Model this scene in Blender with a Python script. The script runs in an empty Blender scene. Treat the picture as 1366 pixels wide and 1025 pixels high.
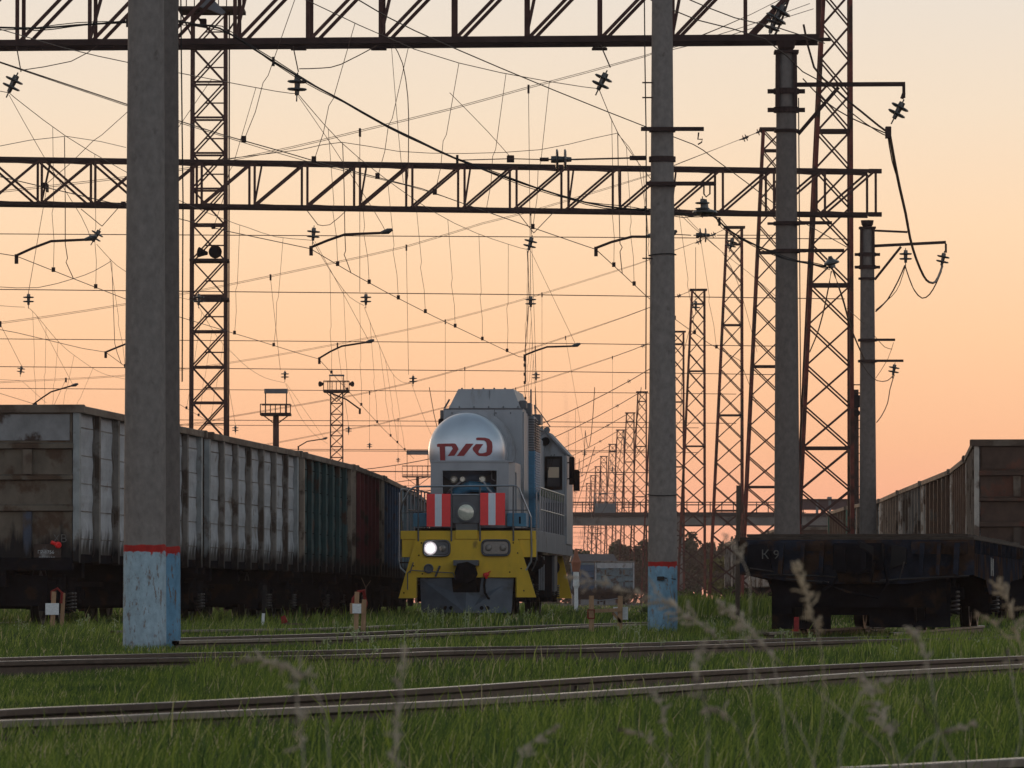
import bpy, math, random
import numpy as np
from mathutils import Vector, Matrix
random.seed(7); rng = np.random.default_rng(7)
R = math.radians
S = bpy.context.scene
COL = S.collection

# ------------------------------------------------------------ camera
FPX, EYE, HOR = 7900.0, 0.40, 800.0
PITCH = math.atan((HOR-512.5)/FPX)
cam = bpy.data.cameras.new('camera'); cam_o = bpy.data.objects.new('camera', cam); COL.objects.link(cam_o)
cam_o.location = (0, 0, EYE); cam_o.rotation_euler = (math.pi/2+PITCH, 0, 0)
cam.sensor_width = 36; cam.lens = 36*FPX/1366; cam.clip_start = .5; cam.clip_end = 9000
cam.dof.use_dof = True; cam.dof.focus_distance = 115; cam.dof.aperture_fstop = 24
S.camera = cam_o
cp, sp = math.cos(PITCH), math.sin(PITCH)
def W(px, py, d):
    u = (px-683)/FPX; v = (512.5-py)/FPX
    Y = cp-v*sp
    return Vector((u*d/Y, d, EYE+(sp+v*cp)*d/Y))

# ------------------------------------------------------------ sky and light
world = bpy.data.worlds.new('World'); S.world = world; world.use_nodes = True
nt = world.node_tree; N = nt.nodes; L = nt.links
bg = N['Background']
tc = N.new('ShaderNodeTexCoord'); sx = N.new('ShaderNodeSeparateXYZ'); L.new(tc.outputs['Generated'], sx.inputs[0])
mr = N.new('ShaderNodeMapRange'); mr.inputs[1].default_value = 0; mr.inputs[2].default_value = .35; L.new(sx.outputs[2], mr.inputs[0])
def ramp(stops, src):
    r = N.new('ShaderNodeValToRGB'); e = r.color_ramp.elements
    while len(e) < len(stops): e.new(.5)
    for i, (p, c) in enumerate(stops): e[i].position = p; e[i].color = (*c, 1)
    L.new(src, r.inputs[0]); return r
FK = .765
front = ramp([(p_, tuple(FK*k for k in c_)) for p_, c_ in [(0, (.90, .39, .25)), (.045, (.955, .44, .268)), (.075, (.975, .51, .287)), (.127, (.975, .597, .345)), (.18, (.945, .665, .43)),
              (.235, (.86, .695, .525)), (.29, (.78, .69, .59)), (.5, (.62, .60, .57)), (1, (.40, .43, .48))]], mr.outputs[0])
back = ramp([(0, (.44, .45, .51)), (.1, (.58, .55, .58)), (.3, (.72, .67, .69)), (1, (.58, .60, .68))], mr.outputs[0])
az = N.new('ShaderNodeMapRange'); az.interpolation_type = 'SMOOTHSTEP'; az.inputs[1].default_value = -.7; az.inputs[2].default_value = .80; dp = N.new('ShaderNodeVectorMath'); dp.operation = 'DOT_PRODUCT'; dp.inputs[1].default_value = (-.42, .908, 0); L.new(tc.outputs['Generated'], dp.inputs[0]); L.new(dp.outputs['Value'], az.inputs[0])
mx = N.new('ShaderNodeMix'); mx.data_type = 'RGBA'; L.new(az.outputs[0], mx.inputs[0]); L.new(back.outputs[0], mx.inputs[6]); L.new(front.outputs[0], mx.inputs[7])
sky = N.new('ShaderNodeTexSky'); sky.sky_type = 'NISHITA'; sky.sun_disc = False; sky.sun_elevation = R(1.5); sky.sun_rotation = R(-24); sky.dust_density = 1.5
sc = N.new('ShaderNodeVectorMath'); sc.operation = 'SCALE'; sc.inputs[3].default_value = .38; L.new(sky.outputs[0], sc.inputs[0])
up = N.new('ShaderNodeMapRange'); up.interpolation_type = 'SMOOTHSTEP'; up.inputs[1].default_value = .14; up.inputs[2].default_value = .42; L.new(sx.outputs[2], up.inputs[0])
m2 = N.new('ShaderNodeMix'); m2.data_type = 'RGBA'; L.new(up.outputs[0], m2.inputs[0]); L.new(mx.outputs[2], m2.inputs[6]); L.new(sc.outputs[0], m2.inputs[7])
L.new(m2.outputs[2], bg.inputs[0]); bg.inputs[1].default_value = 1.0
sun = bpy.data.lights.new('sun', 'SUN'); sun.energy = .25; sun.angle = R(12); sun.color = (1, .66, .42)
sun_o = bpy.data.objects.new('sun', sun); COL.objects.link(sun_o)
sun_o.rotation_euler = (R(87), 0, R(180+24)); sun_o.location = (-60, 150, 60)   # low, behind the yard, to the left
S.view_settings.view_transform = 'Standard'; S.view_settings.look = 'None'; S.view_settings.exposure = .55; S.view_settings.gamma = 1
try: S.view_settings.use_curve_mapping = False
except Exception: pass
S.cycles.use_denoising = True
S.cycles.max_bounces = 5; S.cycles.volume_bounces = 0

# ------------------------------------------------------------ materials
def mat(name, col, rough=.8, metal=0, var=.35, scale=6, stretch=(1, 1, 1), bump=0, second=None, second_amt=.4, detail=6, emis=None, estr=0, alpha=1, trans=0, noise_pow=1, extra=None):
    m = bpy.data.materials.new(name); m.use_nodes = True; t = m.node_tree; n = t.nodes; l = t.links
    p = n['Principled BSDF']; p.inputs['Roughness'].default_value = rough; p.inputs['Metallic'].default_value = metal
    p.inputs['Base Color'].default_value = (*col, 1)
    if rough >= .6: p.inputs['Specular IOR Level'].default_value = .2
    if emis: p.inputs['Emission Color'].default_value = (*emis, 1); p.inputs['Emission Strength'].default_value = estr
    if alpha < 1: p.inputs['Alpha'].default_value = alpha
    if trans: p.inputs['Transmission Weight'].default_value = trans
    if var or second or bump or extra:
        c = n.new('ShaderNodeTexCoord'); mp = n.new('ShaderNodeMapping'); mp.inputs['Scale'].default_value = stretch
        l.new(c.outputs['Object'], mp.inputs[0])
        oi = n.new('ShaderNodeObjectInfo'); mu = n.new('ShaderNodeMath'); mu.operation = 'MULTIPLY'; mu.inputs[1].default_value = 37; l.new(oi.outputs['Random'], mu.inputs[0])
        def noise(s, dd=detail, off=0):
            z = n.new('ShaderNodeTexNoise'); z.noise_dimensions = '4D'; z.inputs['Scale'].default_value = s; z.inputs['Detail'].default_value = dd; z.inputs['Roughness'].default_value = .62
            ad = n.new('ShaderNodeMath'); ad.operation = 'ADD'; ad.inputs[1].default_value = off; l.new(mu.outputs[0], ad.inputs[0]); l.new(ad.outputs[0], z.inputs['W'])
            l.new(mp.outputs[0], z.inputs['Vector']); return z
        nz = noise(scale)
        mrn = n.new('ShaderNodeMapRange'); mrn.inputs[1].default_value = .3; mrn.inputs[2].default_value = .7; mrn.inputs[3].default_value = 1-var; mrn.inputs[4].default_value = 1+var*.6; l.new(nz.outputs[0], mrn.inputs[0])
        cur = None
        base = n.new('ShaderNodeRGB'); base.outputs[0].default_value = (*col, 1); cur = base.outputs[0]
        def mixin(cur, c2, fac):
            q = n.new('ShaderNodeMix'); q.data_type = 'RGBA'; l.new(fac, q.inputs[0]); l.new(cur, q.inputs[6])
            if isinstance(c2, tuple): q.inputs[7].default_value = (*c2, 1)
            else: l.new(c2, q.inputs[7])
            return q.outputs[2]
        if second:
            n2 = noise(scale*.45, 9, 5)
            rr = n.new('ShaderNodeMapRange'); rr.inputs[1].default_value = .66-second_amt*.35; rr.inputs[2].default_value = .72-second_amt*.33; l.new(n2.outputs[0], rr.inputs[0])
            cur = mixin(cur, second, rr.outputs[0])
        if extra: cur = extra(n, l, c, cur, mixin, noise)
        q = n.new('ShaderNodeVectorMath'); q.operation = 'SCALE'; l.new(cur, q.inputs[0]); l.new(mrn.outputs[0], q.inputs[3])
        l.new(q.outputs[0], p.inputs['Base Color'])
        if bump:
            b = n.new('ShaderNodeBump'); b.inputs['Strength'].default_value = bump; b.inputs['Distance'].default_value = .01; nb = noise(scale*5, 4, 9); l.new(nb.outputs[0], b.inputs['Height']); l.new(b.outputs[0], p.inputs['Normal'])
    return m

def grime(z0, z1, gcol=(.012, .011, .012), amt=.5):
    """dark drips low on the wagon sides, ragged along their upper edge"""
    def f(n, l, c, cur, mixin, noise):
        s = n.new('ShaderNodeSeparateXYZ'); l.new(c.outputs['Object'], s.inputs[0])
        mp = n.new('ShaderNodeMapping'); mp.inputs['Scale'].default_value = (3, 3, .5); l.new(c.outputs['Object'], mp.inputs[0])
        z = n.new('ShaderNodeTexNoise'); z.inputs['Scale'].default_value = 2.2; z.inputs['Detail'].default_value = 5; l.new(mp.outputs[0], z.inputs['Vector'])
        a = n.new('ShaderNodeMath'); a.operation = 'MULTIPLY_ADD'; a.inputs[1].default_value = -amt*2; l.new(z.outputs[0], a.inputs[0]); a.inputs[2].default_value = amt
        b = n.new('ShaderNodeMath'); b.operation = 'ADD'; l.new(s.outputs[2], b.inputs[0]); l.new(a.outputs[0], b.inputs[1])
        r = n.new('ShaderNodeMapRange'); r.inputs[1].default_value = z1; r.inputs[2].default_value = z0; l.new(b.outputs[0], r.inputs[0])
        return mixin(cur, gcol, r.outputs[0])
    return f
def bands(*lv):
    """painted bands on the poles by height, with chipped paint"""
    def f(n, l, c, cur, mixin, noise):
        s = n.new('ShaderNodeSeparateXYZ'); l.new(c.outputs['Object'], s.inputs[0])
        z = n.new('ShaderNodeTexNoise'); z.inputs['Scale'].default_value = 9; z.inputs['Detail'].default_value = 4; l.new(c.outputs['Object'], z.inputs['Vector'])
        e = n.new('ShaderNodeMath'); e.operation = 'MULTIPLY_ADD'; e.inputs[1].default_value = .05; l.new(z.outputs[0], e.inputs[0]); l.new(s.outputs[2], e.inputs[2])
        mp = n.new('ShaderNodeMapping'); mp.inputs['Scale'].default_value = (1, 1, .3); l.new(c.outputs['Object'], mp.inputs[0])
        ch = n.new('ShaderNodeTexNoise'); ch.inputs['Scale'].default_value = 21; ch.inputs['Detail'].default_value = 9; ch.inputs['Roughness'].default_value = .75; l.new(mp.outputs[0], ch.inputs['Vector'])
        chip = n.new('ShaderNodeMapRange'); chip.inputs[1].default_value = .59; chip.inputs[2].default_value = .55; l.new(ch.outputs[0], chip.inputs[0])
        for k_, (top, colr) in enumerate(lv):
            r = n.new('ShaderNodeMapRange'); r.inputs[1].default_value = top+.03; r.inputs[2].default_value = top+.022; l.new(e.outputs[0], r.inputs[0])
            mu = n.new('ShaderNodeMath'); mu.operation = 'MULTIPLY'; l.new(r.outputs[0], mu.inputs[0]); l.new(chip.outputs[0], mu.inputs[1])
            if colr[2] < .1:
                lo = n.new('ShaderNodeMapRange'); nt_ = lv[k_+1][0]; lo.inputs[1].default_value = nt_+.0; lo.inputs[2].default_value = nt_+.006; l.new(e.outputs[0], lo.inputs[0]); l.new(lo.outputs[0], mu.inputs[1])
            cur = mixin(cur, colr, mu.outputs[0])
        return cur
    return f

M = {}
M['steel_dark'] = mat('dark rusty steel', (.045, .027, .026), .75, .2, .4, 4, bump=.2)
M['mast_red'] = mat('red oxide steel', (.14, .035, .028), .75, .1, .45, 3, bump=.2, second=(.05, .025, .02), second_amt=.5)
M['mast_brown'] = mat('brown steel', (.075, .036, .032), .75, .1, .4, 3, bump=.2)
M['wire'] = mat('copper wire', (.085, .055, .045), .6, .5, 0)
M['wire_far'] = mat('weathered wire', (.10, .055, .045), .7, .3, 0)
M['cable'] = mat('black cable', (.02, .018, .018), .6, 0, 0)
M['porcelain'] = mat('grey glass insulator', (.05, .048, .047), .25, 0, .1)
M['black'] = mat('grimy black steel', (.011, .0115, .015), .85, 0, .5, 5, bump=.2, second=(.03, .02, .015), second_amt=.35)
M['flat_blue'] = mat('blue black wagon paint', (.022, .026, .038), .8, 0, .6, 4, bump=.3, second=(.05, .03, .022), second_amt=.5)
M['wheel'] = mat('worn wheel steel', (.04, .035, .035), .45, .6, .3, 4)
M['bright_steel'] = mat('polished steel', (.42, .38, .34), .3, .9, .2, 6)
M['rail_side'] = mat('rusty rail', (.075, .055, .046), .6, .35, .4, 8, (1, 1, 3), bump=.2)
M['rail_top'] = mat('running surface', (.42, .39, .36), .26, .95, .15, 5)
M['rail_head'] = mat('worn tan rail head', (.21, .175, .14), .6, .3, .3, 10)  # lighter tan for the head sides of some rails
M['sleeper'] = mat('old timber sleeper', (.06, .045, .036), .9, 0, .5, 8, (1, 6, 6), bump=.5)
M['ballast'] = mat('dark ballast', (.035, .03, .026), .95, 0, .6, 14, bump=.8)
M['wood'] = mat('bare pine wood', (.36, .22, .13), .8, 0, .3, 10, (6, 6, 1), bump=.2)
M['wood_old'] = mat('weathered wood', (.12, .085, .065), .85, 0, .35, 8, (6, 6, 1), bump=.3)
M['card'] = mat('white card', (.62, .63, .64), .7, 0, .18, 25, (1, 1, 2))
M['red_paint'] = mat('red painted iron', (.22, .02, .018), .6, 0, .4, 12)
M['red_plastic'] = mat('red plastic', (.75, .02, .02), .35, 0, 0)
M['board_red'] = mat('bright red sign sheet', (.92, .03, .035), .35, 0, .08, 12)
M['board_white'] = mat('white sign sheet', (.66, .70, .78), .4, 0, .06, 12)
M['yellow'] = mat('yellow loco paint', (.72, .43, .012), .5, 0, .16, 3, (1, 1, .5), second=(.30, .17, .012), second_amt=.12, bump=.03)
M['loco_grey'] = mat('grey loco paint', (.27, .285, .315), .5, .1, .15, 2.5, (1, 1, .35), second=(.17, .165, .17), second_amt=.25)
M['loco_silver'] = mat('silver tank paint', (.50, .555, .63), .33, .5, .10, 2, (1, 1, 1), second=(.36, .41, .48), second_amt=.2)
M['loco_blue'] = mat('blue loco paint', (.05, .21, .36), .5, 0, .25, 4)
M['loco_deck'] = mat('grey deck beam', (.20, .205, .23), .6, 0, .3, 3, (1, 1, .5), second=(.09, .08, .08), second_amt=.2)
M['plough'] = mat('slate plough paint', (.085, .098, .125), .55, .1, .3, 3, second=(.05, .05, .055), second_amt=.4)
M['grey_box'] = mat('slate box', (.085, .09, .105), .5, 0, .2, 5)
M['lens'] = mat('headlight glass', (.62, .61, .52), .12, .2, .5, 60)
M['lens_dim'] = mat('tinted lamp glass', (.22, .19, .17), .18, .1, .2, 20)
M['lamp_on'] = mat('lit lamp', (1, 1, 1), .3, 0, 0, emis=(1, .96, .92), estr=14)
M['lamp_glow'] = mat('lit reflector', (.8, .8, .8), .3, 0, 0, emis=(1, .80, .88), estr=.22)  # emission stands in for glare around the lit lamp
M['chrome'] = mat('bright handrail', (.30, .30, .32), .3, .8, .1)
M['logo_red'] = mat('logo red', (.24, .012, .018), .5, 0, .1)
M['green'] = mat('green painted strip', (.012, .07, .03), .6, 0, .2)
M['cab_glass'] = mat('cab glass', (.03, .03, .035), .05, 0, 0, trans=0)
M['warm_glass'] = mat('window the sky shows through', (.9, .85, .8), .05, 0, 0, trans=1)
M['white_paint'] = mat('white stencil paint', (.42, .44, .45), .7, 0, .5, 25)
M['chalk_dim'] = mat('faint chalk', (.12, .115, .11), .9, 0, .5, 50)
M['chalk'] = mat('chalk', (.36, .35, .33), .9, 0, .3, 40)
M['concrete_far'] = mat('weathered concrete', (.17, .155, .145), .9, 0, .25, 1.2, second=(.10, .09, .085), second_amt=.3)
M['bridge_dark'] = mat('dark deck edge', (.045, .035, .034), .85, 0, .3, 2)
M['plum'] = mat('plum cladding', (.085, .05, .055), .8, 0, .3, 2)
M['grey_panel'] = mat('grey cabinet paint', (.14, .15, .16), .6, 0, .2, 3)
M['orange'] = mat('orange paint', (.26, .10, .06), .7, 0, .2, 6)
M['bark'] = mat('bark', (.07, .055, .045), .9, 0, .4, 5, (3, 3, 1))
def conc(name, *lv, c=(.205, .18, .168)):
    return mat(name, c, .9, 0, .28, 14, (1, 1, .7), bump=.55, second=(.15, .13, .12), second_amt=.12, detail=10, extra=bands(*lv) if lv else None)
M['concrete_pole_front'] = conc('front concrete and blue base', (1.33-.37, (.36, .025, .022)), (1.26-.37, (.32, .42, .49)))
M['concrete_pole'] = conc('plain concrete', c=(.155, .13, .12))
M['concrete_pole_blue'] = conc('concrete and deep blue base', (1.33-.37, (.36, .025, .022)), (1.26-.37, (.19, .33, .45)))
M['concrete_pole_shaded'] = conc('shade-darkened concrete and deep blue base', (1.33-.37, (.36, .025, .022)), (1.26-.37, (.13, .27, .40)), c=(.14, .12, .112))  # rear pole's shade behind its twin is painted into the concrete colour
def paint(name, c, rust, amt, g=True, rough=.7):
    return mat(name, c, rough, 0, .3, 4, (1, .45, .8), bump=.35, second=rust, second_amt=amt, extra=grime(1.24, 1.50, amt=.55) if g else None)
RUST = (.085, .05, .032)
P_ = {}
P_['lightgrey'] = paint('flaking light grey paint', (.355, .36, .38), (.20, .18, .165), .22)
P_['post_grey'] = paint('grimy grey post', (.20, .18, .165), (.07, .052, .042), .5)
P_['corner_white'] = paint('pale corner post', (.27, .28, .285), (.14, .12, .11), .35)
P_['rail_tan'] = paint('tan rusty rail', (.15, .115, .09), (.09, .06, .045), .5, False)
P_['end_brown'] = paint('brown end wall', (.125, .10, .078), (.075, .045, .03), .5, True)
P_['end_grey'] = paint('dented grey end panel', (.22, .215, .22), (.055, .036, .03), .42, False)
P_['green'] = paint('dark green wagon', (.024, .062, .066), (.05, .03, .022), .3)
P_['maroon'] = paint('maroon wagon', (.15, .03, .035), (.045, .025, .02), .4)
P_['blue'] = paint('dark blue wagon', (.03, .075, .14), (.045, .03, .025), .3)
P_['bluegrey'] = paint('blue grey wagon', (.12, .17, .20), (.06, .045, .04), .4)
P_['rust'] = paint('rust brown wagon', (.15, .09, .065), (.16, .13, .11), .25)
P_['rust_dark'] = paint('dark rust', (.075, .045, .034), (.11, .045, .03), .35)
P_['brown_light'] = paint('light brown wagon', (.25, .195, .155), (.08, .055, .042), .4)
P_['white_blue'] = paint('patchy white and blue', (.32, .36, .41), (.07, .07, .09), .6)
P_['scallop'] = paint('pale peeling panel', (.42, .37, .33), (.13, .09, .07), .5, False)
P_['post_dull'] = paint('dull blue end post', (.06, .07, .10), (.07, .05, .04), .5)
P_['fargreen'] = paint('pale green wagon', (.05, .13, .10), (.10, .10, .08), .35, False)

# ------------------------------------------------------------ geometry helpers
class MB:
    def __init__(s): s.v = []; s.f = []; s.m = []; s.mi = 0; s.smooth = False
    def add(s, vs, fs):
        o = len(s.v); s.v += [tuple(v) for v in vs]; s.f += [tuple(i+o for i in f) for f in fs]; s.m += [s.mi]*len(fs); return s
    def box(s, x0, x1, y0, y1, z0, z1):
        vs = [(x, y, z) for x in (x0, x1) for y in (y0, y1) for z in (z0, z1)]
        return s.add(vs, [(0, 1, 3, 2), (4, 6, 7, 5), (0, 4, 5, 1), (2, 3, 7, 6), (0, 2, 6, 4), (1, 5, 7, 3)])
    def cbox(s, x0, x1, y0, y1, z0, z1, c=.02):
        """box chamfered on its vertical and top edges"""
        p = [(x0+c, y0), (x1-c, y0), (x1, y0+c), (x1, y1-c), (x1-c, y1), (x0+c, y1), (x0, y1-c), (x0, y0+c)]
        q = [(min(max(a, x0+c), x1-c), min(max(b, y0+c), y1-c)) for a, b in p]
        vs = [(a, b, z0) for a, b in p]+[(a, b, z1-c) for a, b in p]+[(a, b, z1) for a, b in q]
        fs = [tuple(reversed(range(8)))]+[(i, (i+1) % 8, 8+(i+1) % 8, 8+i) for i in range(8)]+[(8+i, 8+(i+1) % 8, 16+(i+1) % 8, 16+i) for i in range(8)]+[tuple(range(16, 24))]
        return s.add(vs, fs)
    def bar(s, a, b, w, h=None, up=(0, 0, 1)):
        a = Vector(a); b = Vector(b); h = h or w; d = (b-a).normalized(); u = Vector(up)
        if abs(d.dot(u)) > .98: u = Vector((0, 1, 0))
        x = d.cross(u).normalized()*w/2; z = x.cross(d).normalized()*h/2
        vs = [p+i*x+j*z for p in (a, b) for i, j in ((-1, -1), (1, -1), (1, 1), (-1, 1))]
        return s.add(vs, [(3, 2, 1, 0), (4, 5, 6, 7), (0, 1, 5, 4), (1, 2, 6, 5), (2, 3, 7, 6), (3, 0, 4, 7)])
    def tube(s, pts, r, n=6, cap=True):
        pts = [Vector(p) for p in pts]; k = len(pts); vs = []; rr = r if isinstance(r, (list, tuple)) else [r]*k
        for i, p in enumerate(pts):
            d = (pts[min(i+1, k-1)]-pts[max(i-1, 0)]).normalized()
            u = Vector((0, 0, 1)) if abs(d.z) < .9 else Vector((0, 1, 0))
            x = d.cross(u).normalized(); z = x.cross(d)
            vs += [p+rr[i]*(math.cos(2*math.pi*j/n)*x+math.sin(2*math.pi*j/n)*z) for j in range(n)]
        fs = [(i*n+j, i*n+(j+1) % n, (i+1)*n+(j+1) % n, (i+1)*n+j) for i in range(k-1) for j in range(n)]
        if cap: fs += [tuple(reversed(range(n))), tuple(range((k-1)*n, k*n))]
        return s.add(vs, fs)
    def lathe(s, prof, a=(0, 0, 0), ax=(0, 0, 1), n=16):
        """prof: (along, radius)"""
        a = Vector(a); d = Vector(ax).normalized(); u = Vector((0, 0, 1)) if abs(d.z) < .9 else Vector((0, 1, 0)); x = d.cross(u).normalized(); z = x.cross(d); vs = []
        for t, r in prof: vs += [a+d*float(t)+float(max(r, 1e-4))*(math.cos(2*math.pi*j/n)*x+math.sin(2*math.pi*j/n)*z) for j in range(n)]
        k = len(prof); fs = [(i*n+j, i*n+(j+1) % n, (i+1)*n+(j+1) % n, (i+1)*n+j) for i in range(k-1) for j in range(n)]
        fs += [tuple(reversed(range(n))), tuple(range((k-1)*n, k*n))]
        return s.add(vs, fs)
    def prism(s, poly, y0, y1):
        """poly in x,z extruded along y"""
        k = len(poly); vs = [(x, y0, z) for x, z in poly]+[(x, y1, z) for x, z in poly]
        return s.add(vs, [tuple(range(k)), tuple(reversed(range(k, 2*k)))]+[(i, i+k, (i+1) % k+k, (i+1) % k) for i in range(k)])
    def prismx(s, poly, x0, x1):
        """poly in y,z extruded along x"""
        k = len(poly); vs = [(x0, y, z) for y, z in poly]+[(x1, y, z) for y, z in poly]
        return s.add(vs, [tuple(reversed(range(k))), tuple(range(k, 2*k))]+[(i, (i+1) % k, (i+1) % k+k, i+k) for i in range(k)])
    def mesh(s, name, smooth=False):
        me = bpy.data.meshes.new(name); me.from_pydata(s.v, [], s.f); me.materials.append(None)
        nm = max(s.m, default=0)
        for _ in range(nm): me.materials.append(None)
        if nm: me.polygons.foreach_set('material_index', s.m)
        if smooth: me.polygons.foreach_set('use_smooth', [True]*len(s.f))
        me.update(); return me
def put(name, me, mt, parent=None, loc=None, rz=None, smooth=False, label=None):
    if isinstance(me, MB): me = me.mesh(name, smooth)
    o = bpy.data.objects.new(name, me); COL.objects.link(o)
    for i, q in enumerate(mt if isinstance(mt, (list, tuple)) else [mt]):
        o.material_slots[i].link = 'OBJECT'; o.material_slots[i].material = q
    if parent: o.parent = parent
    if loc: o.location = loc
    if rz is not None: o.rotation_euler = (0, 0, rz)
    if label: o['label'] = label
    return o
def thing(name, label, cat, loc=(0, 0, 0), rz=0, group=None):
    o = bpy.data.objects.new(name, None); COL.objects.link(o); o.empty_display_size = .3
    o.location = loc; o.rotation_euler = (0, 0, rz); o['label'] = label; o['category'] = cat
    if group: o['group'] = group
    return o
def tag(o, label, cat, group=None, kind=None):
    o['label'] = label
    if cat: o['category'] = cat
    if group: o['group'] = group
    if kind: o['kind'] = kind
    return o
CACHE = {}
def cached(key, fn, smooth=False):
    if key not in CACHE: CACHE[key] = fn().mesh(str(key[0] if isinstance(key, tuple) else key), smooth)
    return CACHE[key]
def text_mesh(s, size, thick=.002):
    cu = bpy.data.curves.new('t', 'FONT'); cu.body = s; cu.size = size; cu.extrude = thick; cu.resolution_u = 3
    o = bpy.data.objects.new('t', cu); COL.objects.link(o); bpy.context.view_layer.update()
    me = bpy.data.meshes.new_from_object(o.evaluated_get(bpy.context.evaluated_depsgraph_get()))
    bpy.data.objects.remove(o)
    co = np.empty(len(me.vertices)*3, 'f'); me.vertices.foreach_get('co', co); co = co.reshape(-1, 3)
    co = np.stack([co[:, 0], co[:, 2]*-1, co[:, 1]], 1); me.vertices.foreach_set('co', co.ravel())   # upright, facing -y
    me.materials.clear(); me.materials.append(None); return me

# ------------------------------------------------------------ ground
NA = R(74)
def n_of(x, y): return x*math.sin(NA)-y*math.cos(NA)
GZN = [-400, -30, -24, -18, -14.2, -11, -8, -4, 40]; GZ = [-.10, -.10, -.13, -.16, -.21, -.30, -.32, -.42, -.5]
def gz(x, y):
    x = np.asarray(x, float); y = np.asarray(y, float)
    n = x*math.sin(NA)-y*math.cos(NA)
    g = np.interp(n, GZN, GZ)
    g = np.where(y > 95, np.minimum(np.maximum(g, -.16), -.10), g)
    return g+.02*np.sin(x*1.3+y*.31)*np.cos(y*.47-x*.6)+.012*np.sin(x*3.1)*np.sin(y*1.1)
def sheet(name, xs, ys, m, dz=0, mask=None):
    X, Y = np.meshgrid(xs, ys); Z = gz(X, Y)+dz
    v = np.stack([X.ravel(), Y.ravel(), Z.ravel()], 1); nx = len(xs)
    f = [(j*nx+i, j*nx+i+1, (j+1)*nx+i+1, (j+1)*nx+i) for j in range(len(ys)-1) for i in range(nx-1)]
    me = bpy.data.meshes.new(name); me.from_pydata(v.tolist(), [], f); me.materials.append(None); me.polygons.foreach_set('use_smooth', [True]*len(f)); me.update()
    return put(name, me, m)
M['soil'] = mat('grassy soil', (.03, .042, .014), .95, 0, .5, 1.2, bump=.6, second=(.05, .045, .022), second_amt=.3)
xs = np.concatenate([np.linspace(-900, -40, 10), np.linspace(-36, 36, 73), np.linspace(40, 900, 10)])
ys = np.concatenate([np.linspace(-40, 10, 6), np.linspace(12, 140, 129), np.linspace(150, 700, 30), np.linspace(760, 960, 5)])
o = sheet('ground', xs, ys, M['soil']); o['kind'] = 'structure'; o['label'] = 'grassy ground of the railway yard'

# ------------------------------------------------------------ tracks (each rail traced along its own line)
def rail_pts(pts, h): return [W(x, y, FPX*h/(y-HOR)) for x, y in pts]
def smooth_line(pts, step=1.0):
    P = [Vector(p) for p in pts]; out = []
    for i in range(len(P)-1):
        p0 = P[max(i-1, 0)]; p1 = P[i]; p2 = P[i+1]; p3 = P[min(i+2, len(P)-1)]
        k = max(2, int((p2-p1).length/step))
        for j in range(k):
            t = j/k; out.append(.5*((2*p1)+(p2-p0)*t+(2*p0-5*p1+4*p2-p3)*t*t+(3*p1-p0-3*p2+p3)*t**3))
    out.append(P[-1]); return out
RP = [(-.065, 0), (-.065, .012), (-.012, .03), (-.010, .135), (-.036, .15), (-.037, .178), (-.030, .182), (.030, .182), (.037, .178), (.036, .15), (.010, .135), (.012, .03), (.065, .012), (.065, 0)]
def rail(pts, parent, zoff=-.182, tan=True):
    """real rail section swept along points at head level"""
    P = smooth_line(pts); mb = MB(); k = len(RP); vs = []
    for i, p in enumerate(P):
        d = P[min(i+1, len(P)-1)]-P[max(i-1, 0)]; d.z = 0; d.normalize(); s = Vector((d.y, -d.x, 0))
        vs += [p+s*a+Vector((0, 0, b+zoff)) for a, b in RP]
    fs = []; mi = []
    for i in range(len(P)-1):
        for j in range(k):
            fs.append((i*k+j, i*k+(j+1) % k, (i+1)*k+(j+1) % k, (i+1)*k+j)); mi.append(1 if j in (6,) else 2 if j in (4, 5, 7, 8) else 0)
    mb.v = [tuple(v) for v in vs]; mb.f = fs; mb.m = mi; mb.add([], [])
    return put('rail', mb, [M['rail_side'], M['rail_top'], M['rail_head'] if tan else M['rail_side']], parent)
def sleepers(a, b, parent, step=.62, dz=-.245, lim=260):
    """timbers laid between two rails"""
    A = smooth_line(a, .2); B = smooth_line(b, .2); me = cached('sleeper', lambda: MB().cbox(-1.35, 1.35, -.11, .11, -.16, 0, .012))
    acc = 0; cnt = 0
    for i in range(1, len(A)):
        acc += (A[i]-A[i-1]).length
        if acc > step and cnt < lim:
            acc = 0; q = min(B, key=lambda p: (p.xy-A[i].xy).length); c = (A[i]+q)/2; e = (q-A[i])
            put('sleeper', me, M['sleeper'], parent, (c.x, c.y, c.z+dz), math.atan2(e.y, e.x)+random.uniform(-.02, .02)); cnt += 1
TR = [('A', .55, [(-120, 957), (0, 946.7), (110, 941.6), (220, 937), (440, 925.5), (600, 916.3), (820, 901.6), (1040, 890), (1146, 885), (1366, 875), (1460, 871)],
       [(-120, 967), (0, 961), (110, 957), (220, 951.5), (440, 942), (600, 934.3), (820, 920.3), (1040, 905), (1146, 897.3), (1366, 886), (1460, 881)],
       'nearest rusty railway track crossing the foreground grass with bright rail heads'),
      ('B', .45, [(-120, 883.5), (0, 877.6), (220, 871.6), (440, 867.4), (600, 863.3), (740, 861.6), (820, 858.7), (950, 854.7), (1040, 852), (1180, 849), (1400, 845)],
       [(-120, 889), (0, 882.3), (220, 877.6), (440, 874), (600, 868.4), (740, 865.6), (820, 864), (985, 858.8), (1080, 855.5), (1180, 853), (1400, 849)],
       'second railway track passing in front of the blue based concrete poles'),
      ('C', .42, [(234, 851), (260, 850.3), (440, 845), (600, 838.6), (700, 834.8), (765, 833), (850, 830.5), (930, 829)],
       [(234, 855), (260, 854.2), (440, 850), (600, 844), (683, 841), (770, 835.5), (850, 833), (930, 832)],
       'third railway track between the concrete poles and the locomotive')]
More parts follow.
